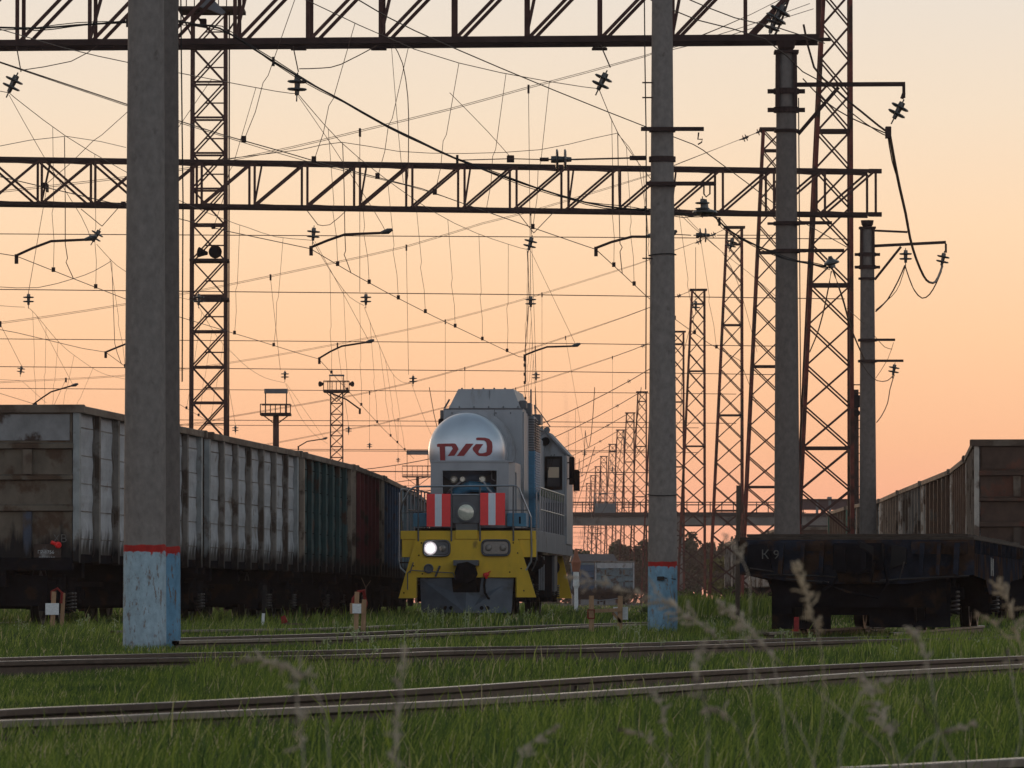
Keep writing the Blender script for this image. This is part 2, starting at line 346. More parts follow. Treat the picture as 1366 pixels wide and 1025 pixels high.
for nm, h, fa, ne, lab in TR:
    t = thing('railway_track', lab, 'railway track', (0, 0, 0))
    a = rail_pts(fa, h); b = rail_pts(ne, h); rail(a, t, tan=False); rail(b, t, tan=nm != 'B'); sleepers(b, a, t)
    for q_, u_ in ((a, .42), (b, .33)):
        P = smooth_line(q_, .5); i_ = int(len(P)*u_); e_ = P[i_+1]-P[i_]; j_ = put('joint_bar', cached('joint_bar', lambda: MB().box(-.4, .4, -.035, -.012, -.14, -.05).lathe([(0, .02), (.02, .016)], (-.25, -.035, -.095), (0, -1, 0), 8).lathe([(0, .02), (.02, .016)], (.25, -.035, -.095), (0, -1, 0), 8)), M['rail_side'], t, tuple(P[i_]), math.atan2(e_.y, e_.x))
for pts, h, lab in (([(1120, 1024), (1230, 1018.5), (1366, 1011), (1460, 1006)], .62, 'single weathered rail half buried in grass at the lower right corner'),
                    ([(-60, 833), (0, 830.5), (60, 828), (118, 826.5)], .40, 'brown rail lying in the grass before the leftmost wagon'),
                    ([(150, 841.5), (245, 840.5), (440, 837.5), (560, 832)], .40, 'faint rail in the grass behind the left pair of poles')):
    t = thing('railway_track', lab, 'railway track'); rail(rail_pts(pts, h), t)

# ------------------------------------------------------------ running gear
def wheelset_mesh():
    m = MB()
    m.lathe([(-1.05, .08), (1.05, .08)], (0, 0, .4785), (1, 0, 0), 10)
    return m
def wheel_mesh():
    m = MB(); m.lathe([(-.02, .12), (-.02, .30), (.0, .40), (-.045, .42), (-.045, .476), (.055, .4785), (.06, .505), (.088, .505), (.09, .42), (.06, .38), (.05, .2), (.09, .12)], (0, 0, 0), (-1, 0, 0), 28); return m
def frame_mesh():
    m = MB(); P = [(-1.18, .42), (-1.18, .60), (-.95, .70), (-.5, .80), (.5, .80), (.95, .70), (1.18, .60), (1.18, .42), (.8, .42), (.62, .50), (.42, .24), (.30, .18), (-.30, .18), (-.42, .24), (-.62, .50), (-.8, .42)]
    m.prismx(P, -.07, .07); return m
def spring_mesh():
    m = MB(); pts = [(.09*math.cos(a), .09*math.sin(a), .22+.28*a/(2*math.pi*5)) for a in np.linspace(0, 2*math.pi*5, 50)]; m.tube(pts, .019, 5); return m
def bogie(parent, y, simple=False):
    """two-axle wagon bogie"""
    if simple:
        def f():
            m = MB()
            for s in (-1, 1): m.prismx([(-1.18, .40), (-1.18, .62), (-.4, .80), (.4, .80), (1.18, .62), (1.18, .40), (.4, .2), (-.4, .2)], s*1.02-.07, s*1.02+.07)
            for yy in (-.925, .925):
                for s in (-1, 1): m.lathe([(-.05, .4785), (.05, .4785)], (s*.79, yy, .4785), (1, 0, 0), 14)
            m.box(-1.1, 1.1, -.2, .2, .4, .8); return m
        return put('bogie', cached('bogie_simple', f), M['black'], parent, (0, y, 0))
    b = put('bogie', cached('bolster', lambda: MB().cbox(-1.15, 1.15, -.2, .2, .50, .82, .03).box(-.2, .2, -.25, .25, .82, .95)), M['black'], parent, (0, y, 0))
    for s in (-1, 1):
        put('side_frame', cached('side_frame', frame_mesh), M['black'], b, (s*1.02, 0, 0))
        for yy in (-.16, .16): put('spring', cached('spring', spring_mesh, True), M['wheel'], b, (s*1.10, yy, 0))
        for yy in (-.925, .925):
            w = put('wheel', cached('wheel', wheel_mesh), M['wheel'], b, (s*.79, yy, .4785)); w.scale = (s, 1, 1)
            put('axle_box', cached('axle_box', lambda: MB().cbox(-.09, .09, -.14, .14, -.13, .14, .02).lathe([(0, .09), (.06, .08)], (.09, 0, 0), (1, 0, 0), 12)), M['black'], b, (s*1.06, yy, .4785))
    put('brake_rigging', cached('rigging', lambda: MB().box(-1.0, 1.0, -1.5, -1.42, .30, .78).box(-1.0, 1.0, 1.42, 1.5, .30, .78).box(-.68, .68, -.35, .35, .25, .52).box(-1.12, -.86, -1.46, -1.40, .22, .7).box(.86, 1.12, -1.46, -1.40, .22, .7).box(-.06, .06, -1.46, 1.46, .34, .44)), M['black'], b)
    for yy in (-.925, .925): put('axle', cached('axle', wheelset_mesh), M['black'], b, (0, yy, 0))
    return b
def coupler(parent, y, s, x=0, z=1.02):
    """knuckle coupler head, s=-1 points to -y"""
    def f():
        m = MB(); m.box(-.10, .10, -.28, .0, -.10, .10)
        m.prism([(-.22, -.16), (-.24, .12), (-.05, .17), (.12, .15), (.24, .06), (.22, -.14), (.05, -.19)], -.42, -.26)
        m.prism([(-.22, -.13), (-.22, .13), (-.10, .15), (-.08, -.15)], -.58, -.42); m.prism([(.10, -.15), (.10, .15), (.17, .10), (.17, -.10)], -.52, -.42)
        return m
    return put('coupler', cached('coupler', f), M['black'], parent, (x, y, z), 0 if s < 0 else math.pi)

# ------------------------------------------------------------ gondola wagons
def bulge(z, z0, z1):
    t = (z-z0)/(z1-z0); return .02*sum(math.exp(-((t-c)/.065)**2) for c in (.16, .40, .64, .88))
def gondola(name_label, o3, rz, length, mats, simple=False, bays=7, texts=None, group='open-top gondola wagons', lamp=False):
    pan, post, corner, endm, endp, top = mats
    t = thing('gondola_wagon', name_label, 'freight wagon', o3, rz, group)
    z0, z1, hw = 1.12, 3.346, 1.46; bl = length/bays
    def panel():
        m = MB(); zs = np.linspace(z0, z1, 25); w = bl-.16
        for s, (xa, xb) in ((0, (0, 0)), ):
            vs = []
            for z in zs: vs += [(bulge(z, z0, z1), .0, z), (bulge(z, z0, z1), w, z)]
            vs += [(-.06, 0, z0), (-.06, w, z0), (-.06, 0, z1), (-.06, w, z1)]
            k = len(zs); fs = [(2*i, 2*i+1, 2*i+3, 2*i+2) for i in range(k-1)]
            fs += [tuple([2*k]+[2*i for i in range(k)]+[2*k+2]), tuple([2*k+3]+[2*i+1 for i in reversed(range(k))]+[2*k+1]), (2*k, 2*k+1, 1, 0), (2*k+2, 2*k-2, 2*k-1, 2*k+3), (2*k+1, 2*k, 2*k+2, 2*k+3)]
            m.add(vs, fs)
        m.mi = 1
        for z in (1.36, 1.80, 2.24, 2.68, 3.12): m.box(-.01, bulge(z, z0, z1)+.010, .0, w, z-.007, z+.007)
        m.box(-.01, .03, .0, .025, z0, z1).box(-.01, .03, w-.025, w, z0, z1)
        return m
    def postm():
        m = MB(); m.prismx([(-.08, 1.0), (-.08, 3.34), (.08, 3.34), (.08, 1.0), (0, .96)], 0, .11); m.box(-.004, .02, -.12, .12, 1.1, 3.3); return m
    def cornm():
        m = MB(); m.prismx([(0, 1.0), (0, 3.34), (.22, 3.34), (.22, 1.16), (.14, .97), (.07, .97)], -.02, .075); return m
    for s in (-1, 1):
        for i in range(bays):
            q = put('side_panel', cached(('side_panel', round(bl, 2)), panel, False), [pan if not isinstance(pan, list) else pan[i % len(pan)], P_['post_grey'] if pan is P_['lightgrey'] else M['black']], t, (s*hw, i*bl+.08, 0)); q.scale = (s, 1, 1)
            if i:
                q = put('side_post', cached('side_post', postm), post, t, (s*(hw+.002), i*bl, 0)); q.scale = (s, 1, 1)
        for y, sc_ in ((-.003, 1), (length+.003, -1)):
            q = put('corner_post', cached('corner_post', cornm), corner, t, (s*(hw+.02), y, 0)); q.scale = (s, sc_, 1)
        put('top_rail', cached(('top_rail', round(length, 2)), lambda: MB().cbox(-.09, .09, -.03, length+.03, 3.335, 3.45, .015)), top, t, (s*(hw+.045), 0, 0))
        put('side_sill', cached(('side_sill', round(length, 2)), lambda: MB().box(-.05, .05, .05, length-.05, .98, 1.115)), M['black'], t, (s*(hw-.05), 0, 0))
    for e, y in ((1, 0), (-1, length)):
        if simple and e < 0: continue
        def endw():
            m = MB(); m.box(-1.44, 1.44, .03, .08, 1.0, 3.39); return m
        en = put('end_wall', cached('end_wall', endw), endm, t, (0, y, 0)); en.scale = (1, e, 1)
        for za, zb in ((2.76, 2.87), (2.27, 2.37), (1.78, 1.90)):
            put('end_rib', cached(('end_rib', za), lambda: MB().prismx([(.026, za), (-.05, za+.015), (-.05, zb-.03), (.026, zb)], -1.46, 1.46)), endm, en)
        for x in (-.74, .74):
            for za, zb in ((2.37, 2.76), (1.05, 1.78)):
                put('end_post', cached(('end_post', za), lambda: MB().box(-.07, .07, -.045, .028, za, zb)), P_['rail_tan'] if za > 2 else P_['post_dull'], en, (x, 0, 0))
        put('top_panel', cached('top_panel', lambda: MB().box(-1.40, 1.40, .01, .028, 2.90, 3.31)), endp, en)
        put('end_top_rail', cached('end_top_rail', lambda: MB().cbox(-1.64, 1.64, -.05, .10, 3.337, 3.462, .015)), top, en)
        put('end_beam', cached('end_beam', lambda: MB().cbox(-1.46, 1.46, -.04, .16, .86, 1.06, .02).prism([(-.4, .60), (-.4, .86), (.4, .86), (.4, .60)], -.02, .3)), M['black'], en)
        coupler(t, y-.0 if e > 0 else y, -e, 0, .98)
    uf = put('underframe', cached(('underframe', round(length, 2)), lambda: MB().box(-.25, .25, .1, length-.1, .62, .98).box(-1.35, 1.35, 1.6, 1.9, .75, .98).box(-1.35, 1.35, length-1.9, length-1.6, .75, .98).box(-1.40, 1.40, .05, length-.05, 1.03, 1.06).box(-1.2, 1.2, length/2-.1, length/2+.1, .7, .97).lathe([(0, .16), (.9, .16)], (-.7, length*.42, .72), (0, 1, 0), 12).tube([(.5, .2, .8), (.5, length-.2, .8)], .03)), M['black'], t)
    put('brake_pipe', cached('brake_pipe', lambda: MB().tube([(.35, .2, .85), (.35, -.1, .82), (.32, -.22, .6), (.25, -.2, .42), (.15, -.12, .40)], .022, 6)), M['black'], t)
    bogie(t, 1.85, simple); bogie(t, length-1.85, simple)
    if texts:
        for s_, sz, x, z, mm in texts:
            put('lettering', text_mesh(s_, sz), mm, t, (x, -.006 if z < 1.3 else .02, z))
    return t
def chain(corners, side, specs, simple_from=99, gap=.9):
    for i, sp_ in enumerate(specs):
        (xa, ya), (xb, yb) = corners[i], corners[i+1]
        L_ = math.hypot(xb-xa, yb-ya); dx, dy = (xb-xa)/L_, (yb-ya)/L_
        off = -side*1.55
        p = (xa+dy*off, ya-dx*off, 0)
        gondola(sp_[0], p, -math.atan2(dx, dy), L_-gap, sp_[1], simple=i >= simple_from, **(sp_[2] if len(sp_) > 2 else {}))
Xp = lambda px, d: (px-683)*d/FPX
LC = [(105, 93.0), (279, 108.2), (405, 122.9), (474, 135), (512, 147), (538, 159.5)]
LC = [(Xp(a, d), d) for a, d in LC]+[(-2.72, 173.3), (-2.6, 187.2), (-2.55, 201)]
G = lambda a, b='post_grey', c='corner_white', d='end_brown', e='end_grey', f='rail_tan': (P_[a] if isinstance(a, str) else [P_[q] for q in a], P_[b], P_[c], P_[d], P_[e], P_[f])
gl = {'group': 'gondola wagons standing on the left'}
tt = [('ХВ', .17, 1.14, 1.30, M['chalk_dim']), ('ГР-1756', .075, .90, 1.12, M['white_paint']), ('7012125', .075, .92, 1.02, M['white_paint'])]
chain(LC, 1, [
    ('nearest left gondola wagon with brown end wall and flaking grey sides', G('lightgrey'), {'texts': tt, **gl}),
    ('light grey gondola wagon second in the left train', G('lightgrey'), gl),
    ('dark green gondola wagon third in the left train', G('green', 'green', 'brown_light', 'green', 'green'), gl),
    ('maroon gondola wagon behind the dark green one', G('maroon', 'maroon', 'brown_light', 'maroon', 'maroon'), gl),
    ('dark blue gondola wagon partly hidden by the locomotive railing', G('blue', 'blue', 'brown_light', 'blue', 'blue'), gl),
    ('blue grey gondola wagon seen past the locomotive front handrail', G('bluegrey', 'bluegrey', 'bluegrey', 'blue', 'blue'), gl),
    ('far grey gondola wagon at the hidden tail of the left train', G('bluegrey', 'post_grey', 'bluegrey', 'blue', 'blue'), gl)], simple_from=4)
# plate behind the stencil and a red lamp on the first wagon's end
LW = [o for o in COL.objects if o.get('label', '').startswith('nearest left gondola')][0]
put('stencil_plate', MB().box(.84, 1.27, -.0, .028, .95, 1.27), P_['end_grey'], LW, (0, -.003, 0))
lp = put('tail_lamp', MB().lathe([(-.03, .03), (0, .05), (.04, .052), (.06, .035)], (1.22, -.02, 1.26), (.5, -.8, -.2), 14).tube([(1.22, 0, 1.26), (1.12, -.04, 1.30)], .03, 8), M['red_plastic'], LW)
RC = [(1303, 113.3), (1296, 126.5), (1268, 139), (1229, 153.0), (1199, 166), (1174, 180)]
RC = [(Xp(a, d), d) for a, d in RC]
RC[0] = (8.85, 113.3); RC[1] = (9.72, 126.8)
for k in (0, 1): RC.append((10.95+.10*k, 194+14*k))
RC2 = [(10.95+.10*k, 194+14*k) for k in range(4, 12)]
gr = {'group': 'gondola wagons standing on the right'}
for k_ in ('black', 'flat_blue'): M[k_].node_tree.nodes['Principled BSDF'].inputs['Specular IOR Level'].default_value = 0
R1 = G('rust', 'brown_light', 'scallop', 'rust_dark', 'rust_dark', 'rail_tan')
chain(RC, -1, [
    ('rust brown gondola wagon nearest on the right with ribbed end wall', G(['white_blue', 'rust'], 'brown_light', 'scallop', 'rust_dark', 'rust_dark', 'rail_tan'), gr),
    ('brown gondola wagon with pale peeling corner behind the rusty one', G(['scallop', 'rust', 'brown_light'], 'rust', 'scallop', 'rust_dark', 'rust_dark'), gr),
    ('brown gondola wagon with whitish patches third in the right train', G(['brown_light', 'scallop', 'rust_dark'], 'rust', 'scallop', 'rust_dark', 'rust_dark'), gr),
    ('patchy white and blue gondola wagon fourth in the right train', G(['white_blue', 'scallop'], 'post_grey', 'scallop', 'rust_dark', 'rust_dark'), gr),
    ('narrow looking brown gondola wagon just right of the far concrete pole', G('rust', 'brown_light', 'scallop', 'rust_dark', 'rust_dark'), gr)] +
    [(lab, G(a, b, c, 'rust_dark', 'rust_dark'), gr) for lab, a, b, c in (
        ('olive edged gondola wagon partly behind the far concrete pole', 'bluegrey', 'brown_light', 'scallop'),
        ('dark gondola wagon seen left of the far concrete pole', 'rust_dark', 'rust', 'fargreen'))], simple_from=1)
chain(RC2, -1, [(lab, G(a, b, c, 'rust_dark', 'rust_dark'), gr) for lab, a, b, c in (
        ('grey gondola wagon between the thick pole and the weathered post', 'lightgrey', 'post_grey', 'scallop'),
        ('pale ribbed gondola wagon left of the weathered wooden post', 'lightgrey', 'scallop', 'scallop'),
        ('pale ribbed gondola wagon seen through the third lattice mast', 'lightgrey', 'scallop', 'scallop'),
        ('blue grey gondola wagon near the far end of the right train', 'bluegrey', 'scallop', 'scallop'),
        ('green gondola wagon at the far end of the right train', 'fargreen', 'post_grey', 'scallop'),
        ('last grey gondola wagon of the right train', 'bluegrey', 'post_grey', 'scallop'))], simple_from=1)

# a distant grey gondola end under the footbridge
gondola('distant grey gondola wagon end standing below the footbridge', (Xp(820, 470), 470, 0), -.01, 12.5, G('bluegrey', 'post_grey', 'lightgrey', 'bluegrey', 'lightgrey', 'post_grey'), simple=True, group='distant wagons below the footbridge')
gondola('distant blue gondola wagon at the locomotive rear corner', (Xp(786, 500), 500, 0), -.01, 12.5, G('blue', 'blue', 'bluegrey', 'blue', 'blue', 'bluegrey'), simple=True, group='distant wagons below the footbridge')

# ------------------------------------------------------------ flat wagon on the right
def flat_wagon():
    FB = M['flat_blue']
    ang = -math.atan2(1.45, 10.7); d = 76.0; p0 = W(987, 800, d)
    c, s_ = math.cos(ang), math.sin(ang)
    t = thing('flat_wagon', 'long black flat wagon with chalk marks and stake pockets on the right', 'freight wagon', (p0.x+1.5*c, d+1.5*s_, 0), ang)
    L_ = 13.4; hw = 1.5
    put('deck', MB().cbox(-hw, hw, 0, L_, 1.165, 1.20, .008), M['sleeper'], t)
    for i in range(40): put('deck_board', cached('deck_board', lambda: MB().cbox(-1.42, 1.42, 0, .28, 0, .035, .006)), M['sleeper'], t, (0, .08+i*.333, 1.2+random.uniform(0, .012)))
    eb = MB(); eb.prism([(-hw, .72), (-hw, 1.164), (hw, 1.164), (hw, .72), (.62, .60), (-.62, .60)], 0, .14)
    e = put('end_beam', eb, FB, t)
    put('buffer_stiffener', MB().prism([(-1.42, .74), (-1.38, 1.10), (-1.15, 1.12), (-1.08, .78)], -.08, 0), M['black'], e)
    put('bracket', MB().prism([(.05, .92), (.05, 1.14), (.22, 1.08), (.22, .86)], -.12, 0), P_['rust_dark'], e)
    put('bracket', MB().prism([(.44, .80), (.46, 1.10), (.64, 1.06), (.64, .86)], -.10, 0), P_['rust_dark'], e)
    for x_, w_ in ((-1.0, .05), (-.72, .04), (-.48, .05), (.80, .05), (1.02, .04), (1.24, .06)): put('stiffener', MB().prism([(x_, .74), (x_+.02, 1.12), (x_+w_+.03, 1.12), (x_+w_, .70)], -.09-w_, -.001), FB, e)
    put('cover_plate', MB().cbox(-1.40, -.42, -.03, -.001, 1.02, 1.15, .008).cbox(.70, 1.42, -.035, -.001, .98, 1.14, .008), FB, e)
    put('grab_iron', MB().tube([(-1.36, -.02, .80), (-1.36, -.10, .80), (-1.08, -.12, .76), (-1.08, -.02, .76)], .011, 6), M['wheel'], e)
    put('pipe_run', MB().tube([(1.44, -.05, .70), (.6, -.08, .66), (.3, -.1, .64)], .016, 6).tube([(-.9, -.06, .66), (-.35, -.1, .62)], .014, 6), M['wheel'], e)
    put('striker_plate', MB().cbox(-.30, .36, -.10, 0, .78, 1.12, .02), M['black'], e)
    put('coupler_gear', MB().prism([(-.2, .62), (-.26, .90), (.0, .98), (.26, .9), (.2, .62)], -.35, -.08), M['black'], e)
    coupler(t, -.12, -1, 0, .90)
    put('release_lever', MB().tube([(-1.2, -.06, .72), (-.4, -.10, .70), (.3, -.1, .62), (.55, -.1, .66), (.62, -.1, .88)], .013, 6), M['wheel'], t)
    put('brake_hose', MB().tube([(.34, -.1, 1.12), (.36, -.2, .9), (.42, -.26, .6), (.3, -.3, .42), (-.1, -.28, .5), (-.42, -.2, .62)], .017, 6), M['black'], t)
    put('brake_hose', MB().tube([(-.15, -.1, .88), (-.22, -.2, .7), (-.3, -.25, .58), (-.42, -.2, .52)], .017, 6), M['black'], t)
    for s in (-1, 1):
        P = [(0.16, .72), (0.16, 1.164), (L_, 1.164), (L_, .72), (L_-3.4, .66), (L_-4.2, .47), (4.2, .47), (3.4, .66)]
        put('side_sill', MB().prismx(P, s*(hw-.06)-.02, s*(hw-.06)+.02), FB, t)
        put('sill_flange', MB().box(s*(hw-.06)-.07, s*(hw-.06)+.07, 4.2, L_-4.2, .448, .468), M['black'], t)
        for i in range(13):
            q = put('stake_pocket', cached('stake_pocket', lambda: MB().box(0, .09, -.07, .07, .99, 1.15)  .box(.092, .10, -.08, .08, .99, 1.15)), FB, t, (s*(hw-.038), .5+i*1.0, 0)); q.scale = (s, 1, 1)
    put('center_sill', MB().box(-.28, .28, .15, L_-.1, .58, 1.16), M['black'], t)
    put('cross_beam', MB().box(-1.42, 1.42, 1.6, 2.0, .82, 1.16), M['black'], t); put('cross_beam', MB().box(-1.42, 1.42, L_-2, L_-1.6, .82, 1.16), M['black'], t)
    bogie(t, 1.8); bogie(t, L_-1.8)
    put('brake_gear', MB().box(-1.14, -.38, .55, .62, .02, .62).box(-.38, .12, .56, .61, .2, .6).box(.12, 1.16, .55, .62, .04, .62), M['black'], t)
    me = text_mesh('К 9', .165); put('chalk_mark', me, M['chalk_dim'], t, (-1.22, -.095, .92))
    q = put('lettering', text_mesh('М 48', .34), M['chalk'], t, (hw-.036, 4.6, .72)); q.rotation_euler = (0, 0, R(90))
    put('deck_scrap', MB().prism([(-.1, 1.2), (.05, 1.245), (.35, 1.23), (.4, 1.2)], .4, .9).prism([(.55, 1.2), (.6, 1.235), (1.2, 1.25), (1.35, 1.2)], .3, .6), M['sleeper'], t)
    return t
flat_wagon()
t = thing('railway_track', 'buried track under the flat wagon', 'railway track', (W(1139, 841, 76).x, 76, 0), -math.atan2(1.45, 10.7))
for s in (-.76, .76): rail([(s, -4, 0), (s, 5, 0), (s, 16, 0)], t)
t = thing('brake_shoe', 'small red brake shoe on the rail under the flat wagon front wheel', 'brake shoe', (W(1062, 841, 74.6).x, 74.6, 0), -.1)
put('sole', MB().prism([(-.04, 0), (-.04, .03), (.04, .03), (.04, 0)], -.3, .1), M['red_paint'], t); put('heel', MB().prismx([(-.02, .03), (.1, .18), (.16, .18), (.16, .03)], -.03, .03), M['red_paint'], t)

# ------------------------------------------------------------ locomotive
def locomotive():
    T = thing('diesel_locomotive', 'grey and yellow diesel shunting locomotive with silver tank nose and one lit lamp', 'locomotive', (-1.03, 134, 0), -math.atan(.0625))
    g, si, ye, bl, bk = M['loco_grey'], M['loco_silver'], M['yellow'], M['loco_blue'], M['black']
    P = lambda n, mb, m, par=T, **k: put(n, mb, m, par, **k)
    # --- front plates
    m = MB(); m.prism([(-1.14, .90), (-1.14, .43), (-1.54, .43), (-1.16, 1.76), (1.17, 1.76), (1.58, .45), (1.14, .45), (1.14, .90)], 0, .035)
    fp = P('front_plate', m, ye)
    P('deck_edge', MB().cbox(-1.50, 1.56, .04, .40, 1.765, 1.955, .01), ye)
    P('center_box', MB().cbox(-.25, .25, -.02, .10, 1.77, 1.97, .008), ye)
    for x0, x1 in ((-1.47, -1.17), (1.18, 1.57)): P('side_step_box', MB().cbox(x0, x1, .06, .5, 1.36, 1.763, .01), ye)
    for s in (-1, 1):
        P('plate_rib', MB().box(s*1.125-.006, s*1.125+.006, -.010, -.001, .45, 1.35), ye)
        P('steps', MB().box(s*1.36-.16, s*1.36+.16, .05, .34, .46, .49).box(s*1.36-.16, s*1.36+.16, .05, .34, .85, .88).box(s*1.36-.16, s*1.36+.16, .05, .34, 1.22, 1.25), bk)
    for x, z in [(-1.02, 1.68), (1.06, 1.68), (-1.08, 1.40), (1.16, 1.45), (1.24, 1.10), (-1.2, 1.16), (.98, 1.02), (-1.0, .98), (1.3, .6), (-1.42, .55)]:
        put('bolt', cached('bolt', lambda: MB().lathe([(0, .018), (.012, .012)], (0, 0, 0), (0, -1, 0), 8)), bk, fp, (x, 0, z))
    # --- snow plough
    pl = MB()
    for s in (-1, 1):
        pl.add([(0, -.35, .10), (s*1.02, -.02, .10), (s*1.06, .10, .885), (s*.34, .0, .885), (s*.30, -.05, .56), (0, -.14, .56), (0, -.31, .10), (s*1.02, .02, .10), (s*1.06, .14, .885), (s*.34, .04, .885), (s*.30, -.01, .56), (0, -.10, .56)],
               [(0, 1, 2, 3, 4, 5)[::s], (6, 7, 8, 9, 10, 11)[::-s], (0, 6, 7, 1), (1, 7, 8, 2), (2, 8, 9, 3), (3, 9, 10, 4), (4, 10, 11, 5)])
    ph = P('snow_plough', pl, M['plough'])
    for x in (-.46, -.33, .36, .49): put('lifting_hole', MB().lathe([(0, .045), (.006, .045)], (x, -.34+abs(x)*.33, .21), (0, -1, 0), 12), bk, ph)
    P('coupler_recess', MB().box(-.55, .57, .06, .2, .74, .90).box(-.32, .23, -.02, .2, .54, .90), bk)
    # --- buffer lamps
    def rrect(x0, x1, z0, z1, r, k=6):
        out = []
        for cx, cz, a0 in ((x1-r, z1-r, 0), (x0+r, z1-r, 90), (x0+r, z0+r, 180), (x1-r, z0+r, 270)):
            out += [(cx+r*math.cos(R(a0+90*i/k)), cz+r*math.sin(R(a0+90*i/k))) for i in range(k+1)]
        return out
    for x0, x1, z0, z1, lit in ((-.985, -.36, 1.37, 1.75, 1), (.335, 1.0, 1.38, 1.76, 0)):
        lh = P('buffer_lamp', MB().prism(rrect(x0, x1, z0, z1, .12), -.05, 0), bk)
        put('lamp_frame', MB().tube([(x, -.055, z) for x, z in rrect(x0+.02, x1-.02, z0+.02, z1-.02, .10)+[rrect(x0+.02, x1-.02, z0+.02, z1-.02, .10)[0]]], .022, 6), M['grey_box'], lh)
        put('lamp_glass', MB().prism(rrect(x0+.05, x1-.05, z0+.05, z1-.05, .08), -.055, -.05), M['lens_dim'] if not lit else M['grey_box'], lh)
        for i, x in enumerate((x0+.17, x1-.17)):
            on = lit and i == 0
            put('lamp', MB().lathe([(.0, .078), (.03, .065), (.045, .03)], (x, -.056, (z0+z1)/2), (0, -1, 0), 20), M['lamp_on'] if on else M['lens_dim'], lh, smooth=False, label='lit white lamp' if on else None)
            if on: put('bloom', MB().lathe([(.0, .150), (.008, .135)], (x, -.056, (z0+z1)/2), (0, -1, 0), 24), M['lamp_glow'], lh)  # glowing disc added as the lamp's bloom
    P('horn_socket', MB().lathe([(0, .11), (.03, .11), (.035, .085), (.01, .07)], (-.856, -.001, 1.10), (0, -1, 0), 20), M['grey_box'])
    # --- coupler and hoses
    cm = MB(); cm.prism([(-.20, .80), (-.24, 1.0), (-.18, 1.21), (.05, 1.25), (.20, 1.18), (.26, .98), (.20, .84), (.02, .76)], -.45, -.04); cm.prism([(-.21, .85), (-.19, 1.13), (-.03, 1.15), (-.05, .83)], -.60, -.44); cm.prism([(.1, .88), (.1, 1.1), (.22, 1.05), (.23, .9)], -.52, -.44)
    P('coupler', cm, bk); P('coupler_hood', MB().cbox(-.28, .29, -.28, -.001, 1.17, 1.29, .01), M['grey_box'])
    P('uncoupling_lever', MB().tube([(-1.33, -.06, .62), (-1.33, -.06, 1.0), (-1.25, -.08, 1.06), (-.3, -.1, 1.0), (-.22, -.3, .85)], .012, 6).bar((-1.28, -.05, 1.0), (-1.2, -.05, 1.24), .05, .02), M['grey_box'])
    P('bracket', MB().bar((-.70, -.03, .92), (-.60, -.05, 1.16), .07, .03), M['grey_box'])
    v = P('air_valve', MB().lathe([(-.07, .03), (-.03, .05), (.03, .05), (.07, .03)], (.45, -.08, .96), (1, 0, .2), 12).tube([(.48, -.08, .99), (.55, -.10, 1.04)], .014).lathe([(0, .045), (.06, .03)], (.45, -.08, .93), (0, 0, -1), 10), M['red_plastic'])
    P('brake_hose', MB().tube([(.43, -.08, .90), (.41, -.14, .72), (.43, -.18, .55), (.50, -.14, .44), (.53, -.12, .42)], .026, 8), bk)
    # --- headlight box
    hb = P('headlight_box', MB().cbox(-.325, .30, .02, .42, 2.135, 2.76, .012).cbox(-.25, .25, .06, .38, 1.972, 2.132, .004), M['grey_box'])
    put('box_lid', MB().cbox(-.345, .32, .0, .44, 2.762, 2.79, .006), M['loco_grey'], hb)
    put('headlight', MB().lathe([(0, .215), (.03, .235), (.04, .205)], (-.013, .02, 2.37), (0, -1, 0), 28), M['grey_box'], hb)
    put('headlight_glass', MB().lathe([(.032, .20), (.045, .17), (.055, .08), (.058, 0)], (-.013, .02, 2.37), (0, -1, 0), 28), M['lens'], hb, smooth=True)
    # --- warning boards
    for x0, x1, z0, z1 in ((-.905, -.36, 2.05, 2.79), (.31, .876, 2.08, 2.81)):
        b = P('warning_board', MB().cbox(x0, x1, -.02, .0, z0, z1, .006), M['board_red'], label='red and white striped warning board')
        w = (x1-x0)*.34; xm = (x0+x1)/2+ (0 if x0 < 0 else -.01)
        put('white_stripe', MB().box(xm-w/2+.01, xm+w/2-.02, -.023, -.0202, z0+.004, z1-.004), M['board_white'], b)
    # --- handrails
    ch = M['chrome']
    def arc(p, q, r, k=5): return [p, q]
    P('handrail', MB().tube([(-1.50, .30, 2.0), (-1.50, .12, 2.4), (-1.44, .02, 2.62), (-1.30, .0, 2.86), (-1.22, .0, 2.93), (-1.12, .0, 2.955), (1.05, .0, 2.975), (1.14, .0, 2.96), (1.20, .0, 2.90), (1.46, .02, 2.26), (1.475, .03, 1.45), (1.46, .02, 1.25), (1.35, .0, 1.06)], .021, 8), ch)
    P('handrail', MB().tube([(-1.36, .02, .99), (-1.50, .05, 1.12), (-1.54, .08, 1.30), (-1.53, .10, 2.80), (-1.50, .2, 2.90), (-1.42, .5, 2.90), (-1.25, 1.6, 2.84)], .019, 8), ch)
    P('handrail', MB().tube([(1.46, .35, 1.05), (1.57, .30, 1.3), (1.57, .30, 2.80), (1.55, .5, 2.93)], .018, 8), ch)
    for x in (-1.09, -.34, .31, 1.065): P('rail_post', MB().tube([(x, -.01, 1.72), (x-.005, .0, 2.1), (x, .0, 2.96)], .019, 8), M['grey_box'])
    P('mid_rail', MB().tube([(-1.5, .05, 2.36), (-.3, .02, 2.43)], .012, 6).tube([(.3, .02, 2.42), (1.42, .05, 2.42)], .012, 6), M['grey_box'])
    for x0, x1 in ((-1.25, -.92), (.88, 1.32)): 
        bb = P('blue_sandbox', MB().cbox(x0, x1, .5, 1.1, 2.06, 2.36, .015), bl)
        put('filler_slot', MB().box((x0+.10) if x0 < 0 else x1-.16, (x0+.14) if x0 < 0 else x1-.12, .494, .4995, 2.12, 2.28), bk, bb)
